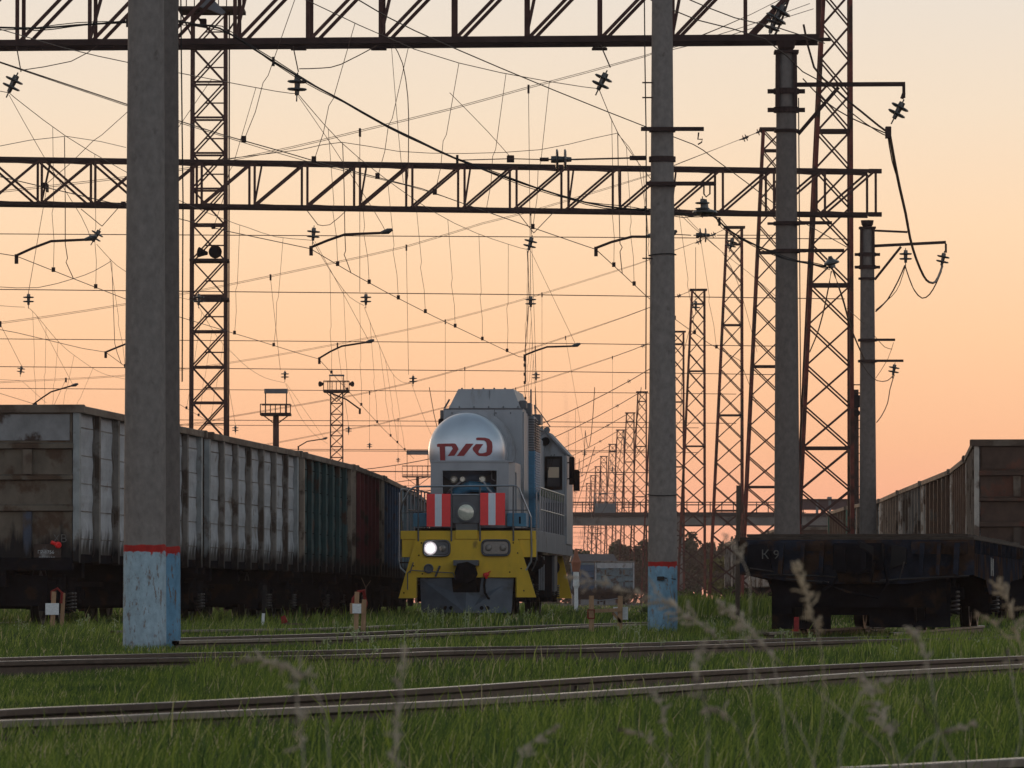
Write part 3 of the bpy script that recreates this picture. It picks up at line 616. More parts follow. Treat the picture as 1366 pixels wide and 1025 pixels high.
    P('lower_frame', MB().box(-1.2, 1.3, .45, 3.2, 1.78, 2.02), bk)
    P('blue_cover', MB().prism([(-.90, 2.02), (-.90, 2.35), (-.3, 2.40), (.3, 2.40), (.9, 2.44), (1.0, 2.02)], .8, 1.6), bl)
    # --- front cabinet with the open window
    c0, c1, yb, yf = -.86, 1.02, 3.2, .60
    hc = MB()
    wx0, wx1, wz0, wz1 = -.585, .645, 2.55, 3.33
    hc.box(c0, wx0, yf, yf+.06, 2.03, 3.52).box(wx1, c1-.1, yf, yf+.06, 2.03, 3.52).box(wx0, wx1, yf, yf+.06, wz1, 3.52).box(wx0, wx1, yf, yf+.06, 2.03, wz0)
    hc.box(c0, c0+.04, yf+.061, yb, 2.03, 3.52)
    hc.prism([(c0, 3.522), (c0, 3.56), (.90, 3.56), (1.02, 3.522)], yf-.02, yb)
    ca = P('front_cabinet', hc, g)
    put('side_panel', MB().add([(c1-.1, yf, 2.03), (c1+.02, yf+.4, 2.03), (c1+.02, yf+.4, 3.52), (c1-.1, yf, 3.52)], [(0, 1, 2, 3)]).box(c1-.02, c1+.02, yf+.4, 1.0, 2.03, 2.62).box(c1-.02, c1+.02, 1.6, yb, 2.03, 3.52).box(c1-.02, c1+.02, yf+.4, 1.6, 3.3, 3.52).box(c1-.02, c1+.02, 1.0, 1.6, 2.03, 2.2), g, ca)
    put('side_opening', MB().box(c1-.035, c1-.022, 1.0, 1.6, 2.2, 3.3), bk, ca)
    fr = MB()
    for a, b, c, d in ((wx0-.03, wx1+.03, wz1, wz1+.03), (wx0-.03, wx1+.03, wz0-.03, wz0), (wx0-.03, wx0, wz0, wz1), (wx1, wx1+.03, wz0, wz1)): fr.box(a, b, yf-.02, yf-.001, c, d)
    put('window_frame', fr, g, ca)
    put('inner_wall', MB().box(c0+.05, c1-.04, 1.6, 1.62, 2.05, 3.5), M['grey_box'], ca)
    put('inner_pipe', MB().tube([(-.5, 1.35, 2.55), (-.3, 1.2, 2.85), (0, 1.1, 2.98), (.4, 1.15, 2.95), (.55, 1.3, 2.7)], .13, 10), bl, ca)
    put('gauge', MB().lathe([(0, .09), (.05, .085), (.06, .05)], (-.37, 1.2, 3.14), (0, -1, 0), 16), M['lens'], ca)
    put('gauge', MB().lathe([(0, .07), (.05, .065), (.06, .05)], (-.16, 1.0, 3.14), (0, -1, 0), 16), M['lens'], ca)
    put('gauge', MB().lathe([(0, .08), (.05, .075), (.06, .05)], (.30, 1.0, 3.14), (0, -1, 0), 16), M['lens'], ca)
    put('wiper_arm', MB().tube([(.34, .70, 3.08), (.46, .62, 2.9), (.60, .58, 2.76)], .025, 6), g, ca)
    put('pipe_run', MB().tube([(-.55, 1.2, 2.78), (-.45, 1.0, 2.9), (-.2, 1.0, 3.08)], .02, 6).tube([(.5, 1.1, 3.3), (.5, 1.1, 3.15), (.58, 1.1, 3.1)], .015, 6), g, ca)
    # --- silver tank
    cx, cz, r, y0 = -.135, 3.81, .875, 1.35
    prof = [(0, 0), (.012, .2), (.04, .38), (.09, .54), (.16, .67), (.25, .77), (.36, .835), (.48, .868), (.55, .875)]
    dm = P('tank', MB().lathe([(t, q) for t, q in prof]+[(2.4, .875)], (cx, y0, cz), (0, 1, 0), 72), si, smooth=True)
    put('tank_ring', MB().lathe([(1.05, .875), (1.06, .90), (1.12, .90), (1.13, .875)], (cx, y0, cz), (0, 1, 0), 64), g, dm)
    put('tank_collar', MB().lathe([(1.70, .88), (1.71, 1.0), (1.86, 1.0)], (cx+.05, y0, cz-.02), (0, 1, 0), 64), g, dm)
    # logo: strokes laid on the dome
    px = lambda x, y: ((x-570)/9.317/57.9+cx+.0, cz+(850-y)/9.317/57.9)   # read off in tenths of a pixel
    polys = [[(215, 778), (232, 766), (440, 764), (462, 775), (494, 835), (440, 918), (355, 922), (420, 830), (405, 802), (320, 802), (325, 1000), (262, 1000), (252, 806), (222, 806)],
             [(585, 768), (680, 768), (560, 920), (470, 922)],
             [(715, 725), (710, 700), (730, 690), (820, 692), (870, 706), (905, 745), (912, 800), (908, 870), (885, 905), (840, 925), (745, 922), (718, 905), (672, 850), (668, 822), (708, 772), (800, 772), (742, 858), (740, 876), (755, 888), (800, 886), (838, 872), (846, 800), (835, 748), (810, 728)]]
    from mathutils.geometry import delaunay_2d_cdt
    rs = np.array([q for t, q in prof]); ts = np.array([t for t, q in prof])
    for j, pg in enumerate(polys):
        pp = [Vector(((x-570)/9.317/58.3+cx, cz+(850-y)/9.317/58.3)) for x, y in pg]
        # refine with an inner grid so that the letter hugs the dome
        bd = []
        for i in range(len(pp)):
            a, b = pp[i], pp[(i+1) % len(pp)]; k = max(1, int((b-a).length/.04)); bd += [a+(b-a)*q/k for q in range(k)]
        n0 = len(bd); pts = list(bd); xs_ = [p.x for p in pp]; zs_ = [p.y for p in pp]
        gx = min(xs_)
        while gx < max(xs_):
            gy = min(zs_)
            while gy < max(zs_): pts.append(Vector((gx, gy))); gy += .04
            gx += .04
        vo, eo, fo, *_ = delaunay_2d_cdt(pts, [], [list(range(n0))], 1, 1e-5)
        vv = []
        for v in vo:
            rr = math.hypot(v.x-cx, v.y-cz); vv.append((v.x, y0+float(np.interp(rr, rs, ts))-.012, v.y))
        put('logo_letter', MB().add(vv, [tuple(f) for f in fo]), M['logo_red'], dm)
    # --- tall cooler hood behind the tank
    hx0, hx1 = -.76, 1.08
    tall = P('cooler_hood', MB().cbox(hx0, hx1, 3.2, 7.2, 2.03, 4.83, .02), g)
    put('hood_top', MB().add([(hx0+.12, 3.2, 4.835), (hx1-.06, 3.2, 4.835), (hx1-.22, 3.28, 5.28), (hx0+.34, 3.28, 5.28), (hx0+.12, 7.0, 4.835), (hx1-.06, 7.0, 4.835), (hx1-.22, 6.9, 5.28), (hx0+.34, 6.9, 5.28)],
        [(0, 1, 2, 3), (1, 5, 6, 2), (5, 4, 7, 6), (4, 0, 3, 7), (3, 2, 6, 7)]), g, tall)
    put('roof_seam', MB().box(hx0-.005, hx1+.005, 3.19, 3.199, 4.80, 4.825).box(.42, .43, 3.185, 3.199, 4.83-.35, 4.80).box(.30, .307, 3.235, 3.26, 4.86, 5.25), M['grey_box'], tall)
    for i in range(10): put('lifting_lug', cached('lug', lambda: MB().cbox(-.012, .012, 0, .03, 0, .04, .004)), M['grey_box'], tall, (hx0+.2+i*.17, 3.18, 4.84 if i % 2 else 4.70))
    for i in range(5): put('roof_lug', cached('lug2', lambda: MB().cbox(-.02, .02, 0, .05, 0, .035, .006)), M['grey_box'], tall, (hx0+.42+i*.25, 3.32, 5.275))
    put('side_lamp', MB().cbox(hx0-.13, hx0-.002, 3.3, 3.45, 4.35, 4.60, .03), bk, tall); put('side_bracket', MB().cbox(hx0-.10, hx0-.001, 3.5, 3.7, 4.3, 4.80, .01).bar((hx0-.02, 3.4, 4.3), (hx0-.14, 3.3, 4.18), .03), M['grey_box'], tall)
    put('side_frame', MB().bar((hx0+.0, 3.5, 4.84), (hx0+.12, 3.5, 5.05), .04), M['grey_box'], tall)
    for i, (ya, yb_) in enumerate(((3.25, 3.95), (4.0, 5.0))):
        put('side_door', MB().cbox(hx1+.002, hx1+.03, ya, yb_, 2.1, 4.75, .008), g, tall)
    ll = put('louvre_frame', MB().cbox(hx1+.002, hx1+.17, 5.08, 7.1, 2.1, 3.9, .006), bl, tall)
    put('louvre_frame', MB().cbox(hx1+.002, hx1+.15, 5.08, 7.1, 3.91, 4.7, .006), g, tall)
    for i in range(42): put('louvre_slat', cached('slat', lambda: MB().box(.01, .15, 5.05, 5.079, 0, .03).box(.156, .18, 5.12, 7.05, 0, .03)), bl if i < 29 else M['grey_box'], ll, (hx1+.015, 0, 2.15+i*.06))
    put('side_gear', MB().cbox(hx1-.1, hx1+.07, 3.5, 3.8, 4.84, 5.02, .02).cbox(hx1-.15, hx1+.12, 4.6, 5.0, 4.70, 5.0, .02).tube([(hx1+.05, 5.6, 4.8), (hx1+.05, 5.6, 5.35)], .02).cbox(hx1-.1, hx1+.25, 6.1, 7.0, 4.55, 4.78, .02), M['grey_box'], tall)
    # --- engine hood, cab
    eh = P('engine_hood', MB().cbox(-.90, 1.0, 7.3, 12.9, 2.03, 4.35, .03), g)
    for i in range(5): put('hood_door', MB().cbox(1.002, 1.03, 7.4+i*1.1, 8.4+i*1.1, 2.1, 4.2, .01), g, eh)
    put('exhaust_stack', MB().lathe([(0, .18), (.45, .16)], (0, 9, 4.35), (0, 0, 1), 14), bk, eh)
    put('antenna', MB().tube([(1.0, 10.5, 4.3), (.92, 10.6, 5.15)], .018).tube([(1.05, 11.0, 4.4), (1.25, 11.4, 4.65), (.95, 10.8, 5.1)], .014).cbox(.8, 1.0, 10.3, 10.6, 4.35, 4.9, .02).lathe([(0, .05), (.2, .08)], (1.1, 12.0, 4.55), (.3, -1, .1), 10), M['grey_box'], eh)
    prof = [(-1.56, 1.78), (-1.56, 3.97), (-1.06, 4.55), (-.85, 4.62), (.85, 4.62), (1.06, 4.55), (1.58, 3.97), (1.58, 1.78)]
    cb = P('cab', MB().prism(prof, 13.0, 15.9), g)
    rim = [(x*1.012, z+.03) for x, z in prof[1:-1]]; rm = MB()
    for a, b in zip(rim[:-1], rim[1:]): rm.bar((a[0], 12.9, a[1]), (b[0], 12.9, b[1]), .05, .05)
    for a, b in zip(rim[:-1], rim[1:]): rm.add([(a[0], 12.88, a[1]), (b[0], 12.88, b[1]), (b[0], 16.0, b[1]), (a[0], 16.0, a[1])], [(0, 1, 2, 3)])
    put('roof_edge', rm, M['loco_deck'], cb)
    for s in (1, -1):
        x0, x1 = sorted((s*1.04, s*1.47)); wd = put('window', MB().cbox(x0, x1, 12.96, 12.999, 3.12, 3.95, .01), bk, cb)
        put('pane', MB().box(x0+.06, x1-.06, 12.93, 12.955, 3.2, 3.88), M['cab_glass'], wd)
        if s > 0:
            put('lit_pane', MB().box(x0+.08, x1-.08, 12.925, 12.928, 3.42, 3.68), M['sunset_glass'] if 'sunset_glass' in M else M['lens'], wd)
            put('wiper', MB().bar((1.2, 12.92, 3.98), (1.12, 12.92, 3.60), .015).bar((1.28, 12.92, 4.0), (1.19, 12.92, 3.70), .015), bk, wd)
    put('lower_panel', MB().cbox(.98, 1.50, 12.975, 12.998, 2.0, 2.80, .005), M['grey_box'], cb)
    put('panel_seam', MB().box(1.515, 1.523, 12.992, 12.998, 1.9, 4.0).box(.98, .988, 12.992, 12.998, 1.9, 4.3), M['grey_box'], cb)
    put('cab_spotlight', MB().lathe([(-.1, .06), (-.02, .10), (.08, .105), (.09, .08)], (1.06, 12.92, 4.32), (0, -1, 0), 16), bk, cb)
    mi = put('mirror', MB().cbox(1.62, 1.76, 13.3, 13.4, 3.25, 3.95, .03).cbox(1.74, 1.90, 13.0, 13.12, 3.10, 3.62, .04).bar((1.57, 13.3, 3.8), (1.70, 13.3, 3.8), .03).bar((1.57, 13.3, 3.4), (1.8, 13.1, 3.4), .03), bk, cb)
    P('green_walkway_strip', MB().cbox(1.47, 1.51, 3.0, 12.7, 2.80, 2.94, .01), M['green'])
    # --- deck, side railings
    P('deck', MB().box(-1.48, 1.50, .42, 16.4, 1.70, 1.76), M['loco_deck'])
    for s in (-1, 1):
        bmx = s*1.50
        P('deck_beam', MB().cbox(min(bmx, bmx+s*.05), max(bmx, bmx+s*.05), .42, 16.4, 1.50, 1.98, .01), M['loco_deck'])
        for i in range(11): P('railing_post', cached('rpost', lambda: MB().tube([(0, 0, 1.98), (0, 0, 2.97)], .017, 6)), M['chrome'], loc=(s*1.53, 2.4+i*1.02, 0))
        P('railing', MB().tube([(s*1.53, 2.4, 2.97), (s*1.53, 12.7, 2.97)], .022, 6), M['chrome'])
        P('railing', MB().tube([(s*1.53, 2.4, 2.47), (s*1.53, 12.7, 2.47)], .016, 6), M['chrome'])
        wing = [(s*1.14, .90), (s*1.14, .43), (s*1.54, .43), (s*1.30, 1.5), (s*1.14, 1.5)]
        P('rear_step_plate', MB().prism(wing if s > 0 else wing[::-1], 16.2, 16.24), ye)
    # --- underframe
    P('underframe', MB().box(-.8, .8, .3, 16.2, 1.05, 1.69).box(-1.4, 1.4, 6.2, 9.6, .45, 1.45).box(-1.3, 1.45, 1.0, 1.7, 1.3, 1.69), bk)
    P('battery_box', MB().cbox(1.1, 1.46, 9.65, 10.9, .60, 1.48, .02), M['grey_box'])
    for i in range(3): P('step_panel', MB().cbox(1.34+i*.03, 1.37+i*.03, 5.0+i*.35, 5.25+i*.35, .62, 1.42, .008), M['loco_deck'])
    P('air_tank', MB().lathe([(0, .12), (.06, .22), (1.5, .22), (1.56, .12)], (1.22, 10.95, 1.2), (0, 1, 0), 16), bk)
    P('air_tank', MB().lathe([(0, .12), (.06, .22), (1.5, .22), (1.56, .12)], (1.22, 4.4, 1.28), (0, 1, 0), 16), bk)
    for yb2 in (3.6, 12.6):
        b = P('bogie', MB().box(-1.0, 1.0, -1.9, 1.9, .55, .95), bk, loc=(0, yb2, 0))
        for s in (-1, 1):
            put('side_frame', MB().prismx([(-2.1, .62), (-2.1, .95), (2.1, .95), (2.1, .62), (1.5, .50), (-1.5, .50)], s*1.10-.08, s*1.10+.08), bk, b)
            for yy in (-1.85, 0, 1.85):
                w = put('wheel', cached('wheel', wheel_mesh), M['wheel'], b, (s*.79, yy, .525)); w.scale = (s, 1.09, 1.09)
                put('axle_box', cached('loco_axle_box', lambda: MB().cbox(-.1, .1, -.18, .18, -.18, .18, .02)), bk, b, (s*1.14, yy, .525))
                put('spring', cached('spring', spring_mesh, True), M['wheel'], b, (s*1.2, yy+.3, .25))
    return T
M['sunset_glass'] = mat('glass in painted sunset light', (.55, .42, .30), .3, 0, .1)  # warm sunset light in the cab pane, painted as base colour
locomotive()

# ------------------------------------------------------------ concrete poles
def pole(px, pyb, d, rb, rt, z1, label, m, cracks=(), group=None):
    p = W(px, HOR, d); zb = float(gz(p.x, d))-.3
    t = thing('concrete_pole', label, 'pole', (p.x, d, 0), 0, group)
    prof = [(zb, rb)]+[(z, rb+(rt-rb)*(z-zb)/(z1-zb)) for z in np.linspace(zb+.5, z1, 10)]
    me = MB().lathe(prof, (0, 0, 0), (0, 0, 1), 40)
    put('shaft', me, m, t, smooth=True)
    pass
    return t
def rad(rb, rt, zb, z1, z): return rb+(rt-rb)*(z-zb)/(z1-zb)
P1 = pole(193, 865, 61, .226, .165, 10.2, 'thick left concrete pole with pale blue base in front of its twin', M['concrete_pole_front'])
P1b = pole(213, 865, 63, .226, .165, 10.2, 'left concrete pole half hidden behind the thick blue based one', M['concrete_pole_shaded'])
P2 = pole(884, 848, 88, .226, .145, 10.4, 'concrete pole with blue base right of the locomotive', M['concrete_pole_blue'])
P3 = pole(1050, 840, 98, .226, .160, 9.45, 'thick dark concrete pole with steel head left of the biggest lattice mast', M['concrete_pole'])
P4 = pole(1158, 830, 144.5, .226, .165, 9.45, 'far concrete pole with steel head right of the biggest lattice mast', M['concrete_pole'])
for t in (P1, P1b, P2, P3, P4):
    if '_r' in t: del t['_r']
def ring(t, z, r, h=.08, name='collar_band', m='steel_dark', lug=True):
    mb = MB().lathe([(0, r), (0, r+.022), (h, r+.022), (h, r)], (0, 0, z), (0, 0, 1), 24)
    if lug: mb.box(-r-.12, -r-.0, -.04, .04, z+.01, z+h-.01).box(r, r+.12, -.04, .04, z+.01, z+h-.01)
    return put(name, mb, M[m], t)
def zat(py, d): return EYE+(HOR-py)*d/FPX
for d, t in ((98, P3), (144.5, P4)):
    head = put('steel_head', MB().box(-.20, .20, -.2, .2, 9.45, 9.50).lathe([(9.5, .10), (9.55, .14), (9.66, .16)], (0, 0, 0), (0, 0, 1), 10), M['steel_dark'], t)
    for a in range(4):
        ca, sa = math.cos(a*math.pi/2+.78), math.sin(a*math.pi/2+.78)
        put('head_angle', MB().bar((ca*.21, sa*.21, 8.55), (ca*.20, sa*.20, 9.46), .06), M['steel_dark'], t)
    ring(t, 8.78, .19, .09); ring(t, 8.47, .19, .09)
    # bracket arms to the right
if True:
    z = zat(112, 98); put('bracket_arm', MB().bar((.15, 0, z), (Xp(1209, 98)-Xp(1050, 98), .0, z+.01), .07).bar((1.95, 0, z), (1.95, 0, z-.22), .05), M['steel_dark'], P3)
    put('bracket_strut', MB().bar((.2, .03, zat(178, 98)), (Xp(1120, 98)-Xp(1050, 98), .03, z-.04), .06), M['steel_dark'], P3)
    for y, x1 in ((298, 1110), (335, 1126)):
        put('bracket_arm', MB().bar((-.18, -.2, zat(y, 98)), (Xp(x1, 98)-Xp(1050, 98), -.2, zat(y, 98)), .055), M['steel_dark'], P3)
    ring(P3, zat(176, 98), .185, .05, lug=False); ring(P3, zat(298, 98)-.03, .195, .06); ring(P3, zat(335, 98)-.03, .2, .06)
    z = zat(325, 144.5); put('bracket_arm', MB().bar((.15, 0, zat(328, 144.5)), (Xp(1263, 144.5)-Xp(1158, 144.5), 0, zat(323, 144.5)), .07).bar((1.92, 0, z), (1.92, 0, z-.22), .05), M['steel_dark'], P4)
    put('bracket_arm', MB().bar((.15, .1, zat(307, 144.5)), (Xp(1212, 144.5)-Xp(1158, 144.5), .1, zat(309, 144.5)), .05), M['steel_dark'], P4)
    put('bracket_strut', MB().bar((.18, 0, zat(373, 144.5)), (Xp(1203, 144.5)-Xp(1158, 144.5), 0, zat(329, 144.5)), .06), M['steel_dark'], P4)
    for y, xa, x1 in ((454, 1146, 1194), (482, 1148, 1205)):
        put('bracket_arm', MB().bar((Xp(xa, 144.5)-Xp(1158, 144.5), -.24, zat(y, 144.5)), (Xp(x1, 144.5)-Xp(1158, 144.5), -.24, zat(y, 144.5)), .06), M['steel_dark'], P4)
        ring(P4, zat(y, 144.5)-.03, .215, .06, lug=False)
    ring(P4, zat(373, 144.5), .20, .05, lug=False)
    for y, xa, x1 in ((173, 855, 939), (246, 862, 955)):
        put('bracket_arm', MB().cbox(Xp(xa, 88)-Xp(884, 88), Xp(x1, 88)-Xp(884, 88), -.27, -.21, zat(y, 88)-.03, zat(y, 88)+.03, .006), M['steel_dark'], P2)
        ring(P2, zat(y, 88)-.03, .175 if y < 200 else .182, .06, lug=False)
    ring(P2, zat(212, 88)-.04, .178, .08, lug=False)
    put('wire_wrap', MB().tube([(.205*math.cos(a), .205*math.sin(a), zat(340, 88)+.01*math.sin(a*1.5)) for a in np.linspace(0, 2*math.pi, 25)], .008, 5).tube([(.225*math.cos(a), .225*math.sin(a), zat(660, 88)+.02*math.sin(a)) for a in np.linspace(0, 2*math.pi, 25)], .007, 5), M['cable'], P2)
    put('clamp_knot', MB().cbox(-.09, .02, -.27, -.22, zat(772, 88)-.03, zat(772, 88)+.03, .01).tube([(-.02, -.24, zat(771, 88)), (.19, -.14, zat(773, 88))], .008), M['cable'], P2)
    put('ground_wire', MB().tube([(-.27, -.1, zat(-30, 88)), (-.26, -.1, zat(80, 88)), (-.245, -.1, zat(170, 88)), (-.24, -.08, zat(300, 88)), (-.25, -.05, zat(520, 88))], .010, 5), M['cable'], P2)
    for y in (110, 130, 345): put('clip', MB().bar((-.30, -.1, zat(y, 88)), (-.15, -.1, zat(y, 88)), .02), M['steel_dark'], P2)
    put('ground_wire', MB().tube([(.235, 0, zat(500, 61)), (.24, 0, zat(250, 61)), (.22, 0, zat(60, 61)), (.21, 0, zat(-60, 61))], .008, 5), M['cable'], P1b)
    put('ground_wire', MB().tube([(.20, -.05, zat(130, 98)), (.215, -.05, zat(350, 98)), (.235, -.05, zat(700, 98))], .010, 5), M['cable'], P3)

# ------------------------------------------------------------ trusses of the two portals
def truss(label, A, B, h, wdt, n, chord, web, slant=1, doubled=True, zigzag=()):
    A = Vector(A); B = Vector(B); t = thing('portal_truss', label, 'lattice beam', A)
    ax = (B-A); Lh = ax.length; ux = ax.normalized(); uy = Vector((-ux.y, ux.x, 0)).normalized(); uz = Vector((0, 0, 1))
    def pt(s, y, z): return ux*(s*Lh)+uy*y+uz*z
    for y in (0, wdt):
        for z in (0, h):
            mb = MB(); mb.bar(pt(0, y, z), pt(1, y, z), chord, chord); put('chord', mb, M['steel_dark'], t)
    for i in range(n+1):
        for y in (0, wdt):
            yy = y+(-.02 if y == 0 else .02)
            put('post', MB().bar(pt(i/n, yy, .03), pt(i/n, yy, h-.03), web*1.15), M['mast_brown'], t)
            if i < n:
                put('diagonal', MB().bar(pt((i+.04)/n, yy, .03), pt((i+.96)/n, yy, h-.03), web), M['mast_brown'], t)
                if i in zigzag: put('diagonal', MB().bar(pt((i+.04)/n, yy, h-.03), pt((i+.96)/n, yy, .03), web), M['mast_brown'], t)
        if i < n:
            for z in (.05, h-.05): put('cross_tie', MB().bar(pt(i/n, .0, z), pt((i+1)/n, wdt, z), web*.7), M['mast_brown'], t)
            if i % 2: put('inner_diagonal', MB().bar(pt(i/n, 0, .04), pt(i/n+.012, wdt, h-.05), web*.8), M['mast_brown'], t)
    return t
a = W(-170, 59, 98.6); b = W(1092, 50, 98.0)
TR1 = truss('upper steel portal truss with doubled diagonals crossing the top of the view', a, b, 1.22, .85, 13, .105, .055)
put('splice_plate', MB().cbox(Xp(1020, 98)-a.x, Xp(1112, 98)-a.x, -.10, .05, .05, .10, .01), M['steel_dark'], TR1)
for x in (40, 137, 395, 503, 800):
    put('hanger_plate', MB().cbox(Xp(x, 98)-a.x-.12, Xp(x, 98)-a.x+.14, -.06, .10, -.10, -.055, .02), M['steel_dark'], TR1)
a = W(-160, 269, 139.8); b = W(1168, 286, 144.5)
TR2 = truss('middle steel portal truss with single slanted diagonals ending right of the masts', a, b, 1.06, .80, 19, .085, .05, zigzag=(2, 3, 4))
put('end_cap', MB().bar((Xp(1177, 144.5)-a.x, 4.8, b.z-a.z+.0), (Xp(1160, 144.5)-a.x, 4.75, b.z-a.z), .11).bar((Xp(1177, 144.5)-a.x, 4.8, b.z-a.z+1.06), (Xp(1160, 144.5)-a.x, 4.75, b.z-a.z+1.06), .11), M['steel_dark'], TR2)

# ------------------------------------------------------------ lattice masts of the cross spans
def xbrace(hw_, h, w):
    m = MB(); m.bar((-hw_, 0, 0), (hw_, 0, h), w); m.bar((hw_, w*.9, 0), (-hw_, w*.9, h), w); return m
def mast(px, d, label, ztop=18.4, detail=1, xoff=0, group='lattice masts in the row on the right'):
    x = Xp(px, d); zb = float(gz(x, d)); t = thing('lattice_mast', label, 'lattice mast', (x, d, zb), 0, group)
    H = ztop-zb; wb, wt = 1.62, .72
    def X0(z): return -(wb-(wb-wt)*z/H)          # slanted outer edge; the other edge is plumb
    def D0(z): return (wb-(wb-wt)*z/H)/2
    lw = .11
    for sx in (0, 1):
        for sy in (-1, 1):
            put('leg', MB().bar((0 if sx else X0(0), sy*D0(0), 0), (0 if sx else X0(H), sy*D0(H), H), lw), M['mast_red'], t)
    n = 17; zs = [H*(1-(1-i/n)**1.12) for i in range(n+1)]; lat = MB()
    for i in range(n):
        z0, z1 = zs[i], zs[i+1]
        for sy in (-1, 1):
            mb = lat if detail > 1 else MB(); y0, y1 = sy*(D0(z0)+.02), sy*(D0(z1)+.02)
            mb.bar((X0(z0), y0, z0), (0, y1, z1), .045); mb.bar((0, y0, z0), (X0(z1), y1, z1), .045)
            if detail <= 1: put('cross_brace', mb, M['mast_brown'], t)
        for sx in (0, 1):
            mb = lat if detail > 1 else MB()
            mb.bar(((0 if sx else X0(z0)), -D0(z0), z0), ((0 if sx else X0(z1)), D0(z1), z1), .045); mb.bar(((0 if sx else X0(z0)), D0(z0), z0), ((0 if sx else X0(z1)), -D0(z1), z1), .045)
            if detail <= 1: put('cross_brace', mb, M['mast_brown'], t)
    for i in (4, 8, 12, 16):
        z0 = zs[i]; mb = MB()
        for sy in (-1, 1): mb.bar((X0(z0)-.05, sy*D0(z0), z0), (.05, sy*D0(z0), z0), .075)
        put('frame_ring', mb, M['steel_dark'], t)
    if detail > 1: put('lattice', lat, M['mast_brown'], t)
    put('top_beam', MB().box(X0(H)-.15, .15, -.45, .45, H, H+.10), M['steel_dark'], t)
    put('footing', MB().cbox(X0(0)-.25, .25, -1.1, 1.1, -.4, .12, .03), M['concrete_far'], t)
    return t
MD = [168, 227, 287, 345, 399]; MP = [1135, 1044, 990, 940, 912]
labs = ['biggest lattice mast standing between the two dark concrete poles', 'second lattice mast half hidden behind the thick dark pole', 'third lattice mast standing left of the weathered wooden post',
        'fourth lattice mast right of the blue based pole', 'fifth lattice mast touching the right edge of the blue based pole']
for i in range(5): mast(MP[i], MD[i], labs[i], detail=1 if i < 3 else 2)
for i in range(9):
    d = 457+58*i; x = 11.55+.13*i-(.25 if i > 4 else 0)
    mast(683+x*FPX/d, d, ['lattice mast whose top hides behind the blue based pole', 'lattice mast just hidden by the left edge of the blue based pole', 'first distant lattice mast clear of the blue based pole on its left', 'second distant lattice mast left of the blue based pole', 'third distant lattice mast left of the blue based pole', 'fourth distant lattice mast left of the blue based pole', 'distant lattice mast right of the screen box on the footbridge', 'distant lattice mast above the right edge of the screen box', 'smallest and leftmost lattice mast of the distant row'][i], detail=2)

# ------------------------------------------------------------ straight floodlight masts
def box_mast(px, d, ztop, w, npan, label, m='mast_brown', ladder=True, detail=True):
    x = Xp(px, d); zb = float(gz(x, d)); t = thing('floodlight_mast', label, 'lattice mast', (x, d, zb)); H = ztop-zb; hw_ = w/2; lat = MB()
    for sx in (-1, 1):
        for sy in (-1, 1): put('leg', MB().bar((sx*hw_*1.08, sy*hw_, 0), (sx*hw_, sy*hw_, H), w*.08), M[m], t)
    for i in range(npan):
        z0, z1 = H*i/npan, H*(i+1)/npan
        for sy in (-1, 1):
            mb = MB() if detail else lat
            mb.bar((-hw_, sy*hw_, z0), (hw_, sy*hw_, z1), w*.045); mb.bar((hw_, sy*(hw_+.02), z0), (-hw_, sy*(hw_+.02), z1), w*.045)
            mb.bar((-hw_, sy*hw_, z1), (hw_, sy*hw_, z1), w*.06)
            if detail: put('cross_brace', mb, M[m], t)
        for sx in (-1, 1): lat.bar((sx*hw_, -hw_, z0), (sx*hw_, hw_, z1), w*.045)
    put('side_lattice', lat, M[m], t)
    if ladder:
        lm = MB(); lm.bar((hw_+.12, -.15, 0), (hw_+.12, -.15, H), .04)
        for i in range(npan): lm.bar((-.1, -hw_-.03, H*(i+.4)/npan), (hw_+.05, -hw_-.03, H*(i+.4)/npan), .04)
        put('ladder', lm, M[m], t)
    return t, H
FM, FH = box_mast(278, 177, zat(15, 177), .98, 17, 'tall lattice floodlight mast behind the left poles with a railed platform on top')
pf = MB(); hw_ = .98
pf.box(-.90, 1.06, -.9, .9, FH, FH+.10)
put('platform', pf, M['steel_dark'], FM)
rl = MB()
for x in np.linspace(-.88, 1.04, 9): rl.bar((x, -.88, FH+.1), (x, -.88, FH+1.1), .03)
for z in (.35, .6, 1.1): rl.bar((-.9, -.88, FH+z), (1.06, -.88, FH+z), .035)
put('railing', rl, M['steel_dark'], FM)
put('platform_brace', MB().bar((-.85, -.5, FH), (-.5, -.5, FH-.75), .05).bar((1.0, -.5, FH), (.5, -.5, FH-.75), .05), M['steel_dark'], FM)
put('street_lantern', MB().prism([(-.25, FH+.05), (-.2, FH+.3), (.1, FH+.35), (.55, FH-.12), (.45, FH-.2), (.1, FH-.05)], -1.3, -1.05), M['grey_box'], FM)
put('junction_box', MB().cbox(-.25, -.05, -.7, -.5, FH-.5, FH-.25, .02), M['black'], FM)
for z, nm in ((zat(348, 177), 1), (zat(400, 177), 0)):
    zz = z-FM.location.z
    put('shelf', MB().cbox(-.55, .60, -.62, .6, zz-.04, zz+.04, .01), M['steel_dark'], FM)
    if nm:
        put('loudspeaker', MB().lathe([(0, .05), (.14, .10), (.28, .16)], (-.02, -.45, zz+.20), (-.9, -.4, .1), 14), M['black'], FM)
        put('loudspeaker', MB().lathe([(0, .10), (.1, .2), (.14, .2)], (.22, -.45, zz+.24), (0, -1, 0), 16), M['black'], FM)
    else: put('spotlight_bar', MB().cbox(-.42, .40, -.75, -.60, zz-.10, zz+.06, .02), M['steel_dark'], FM)
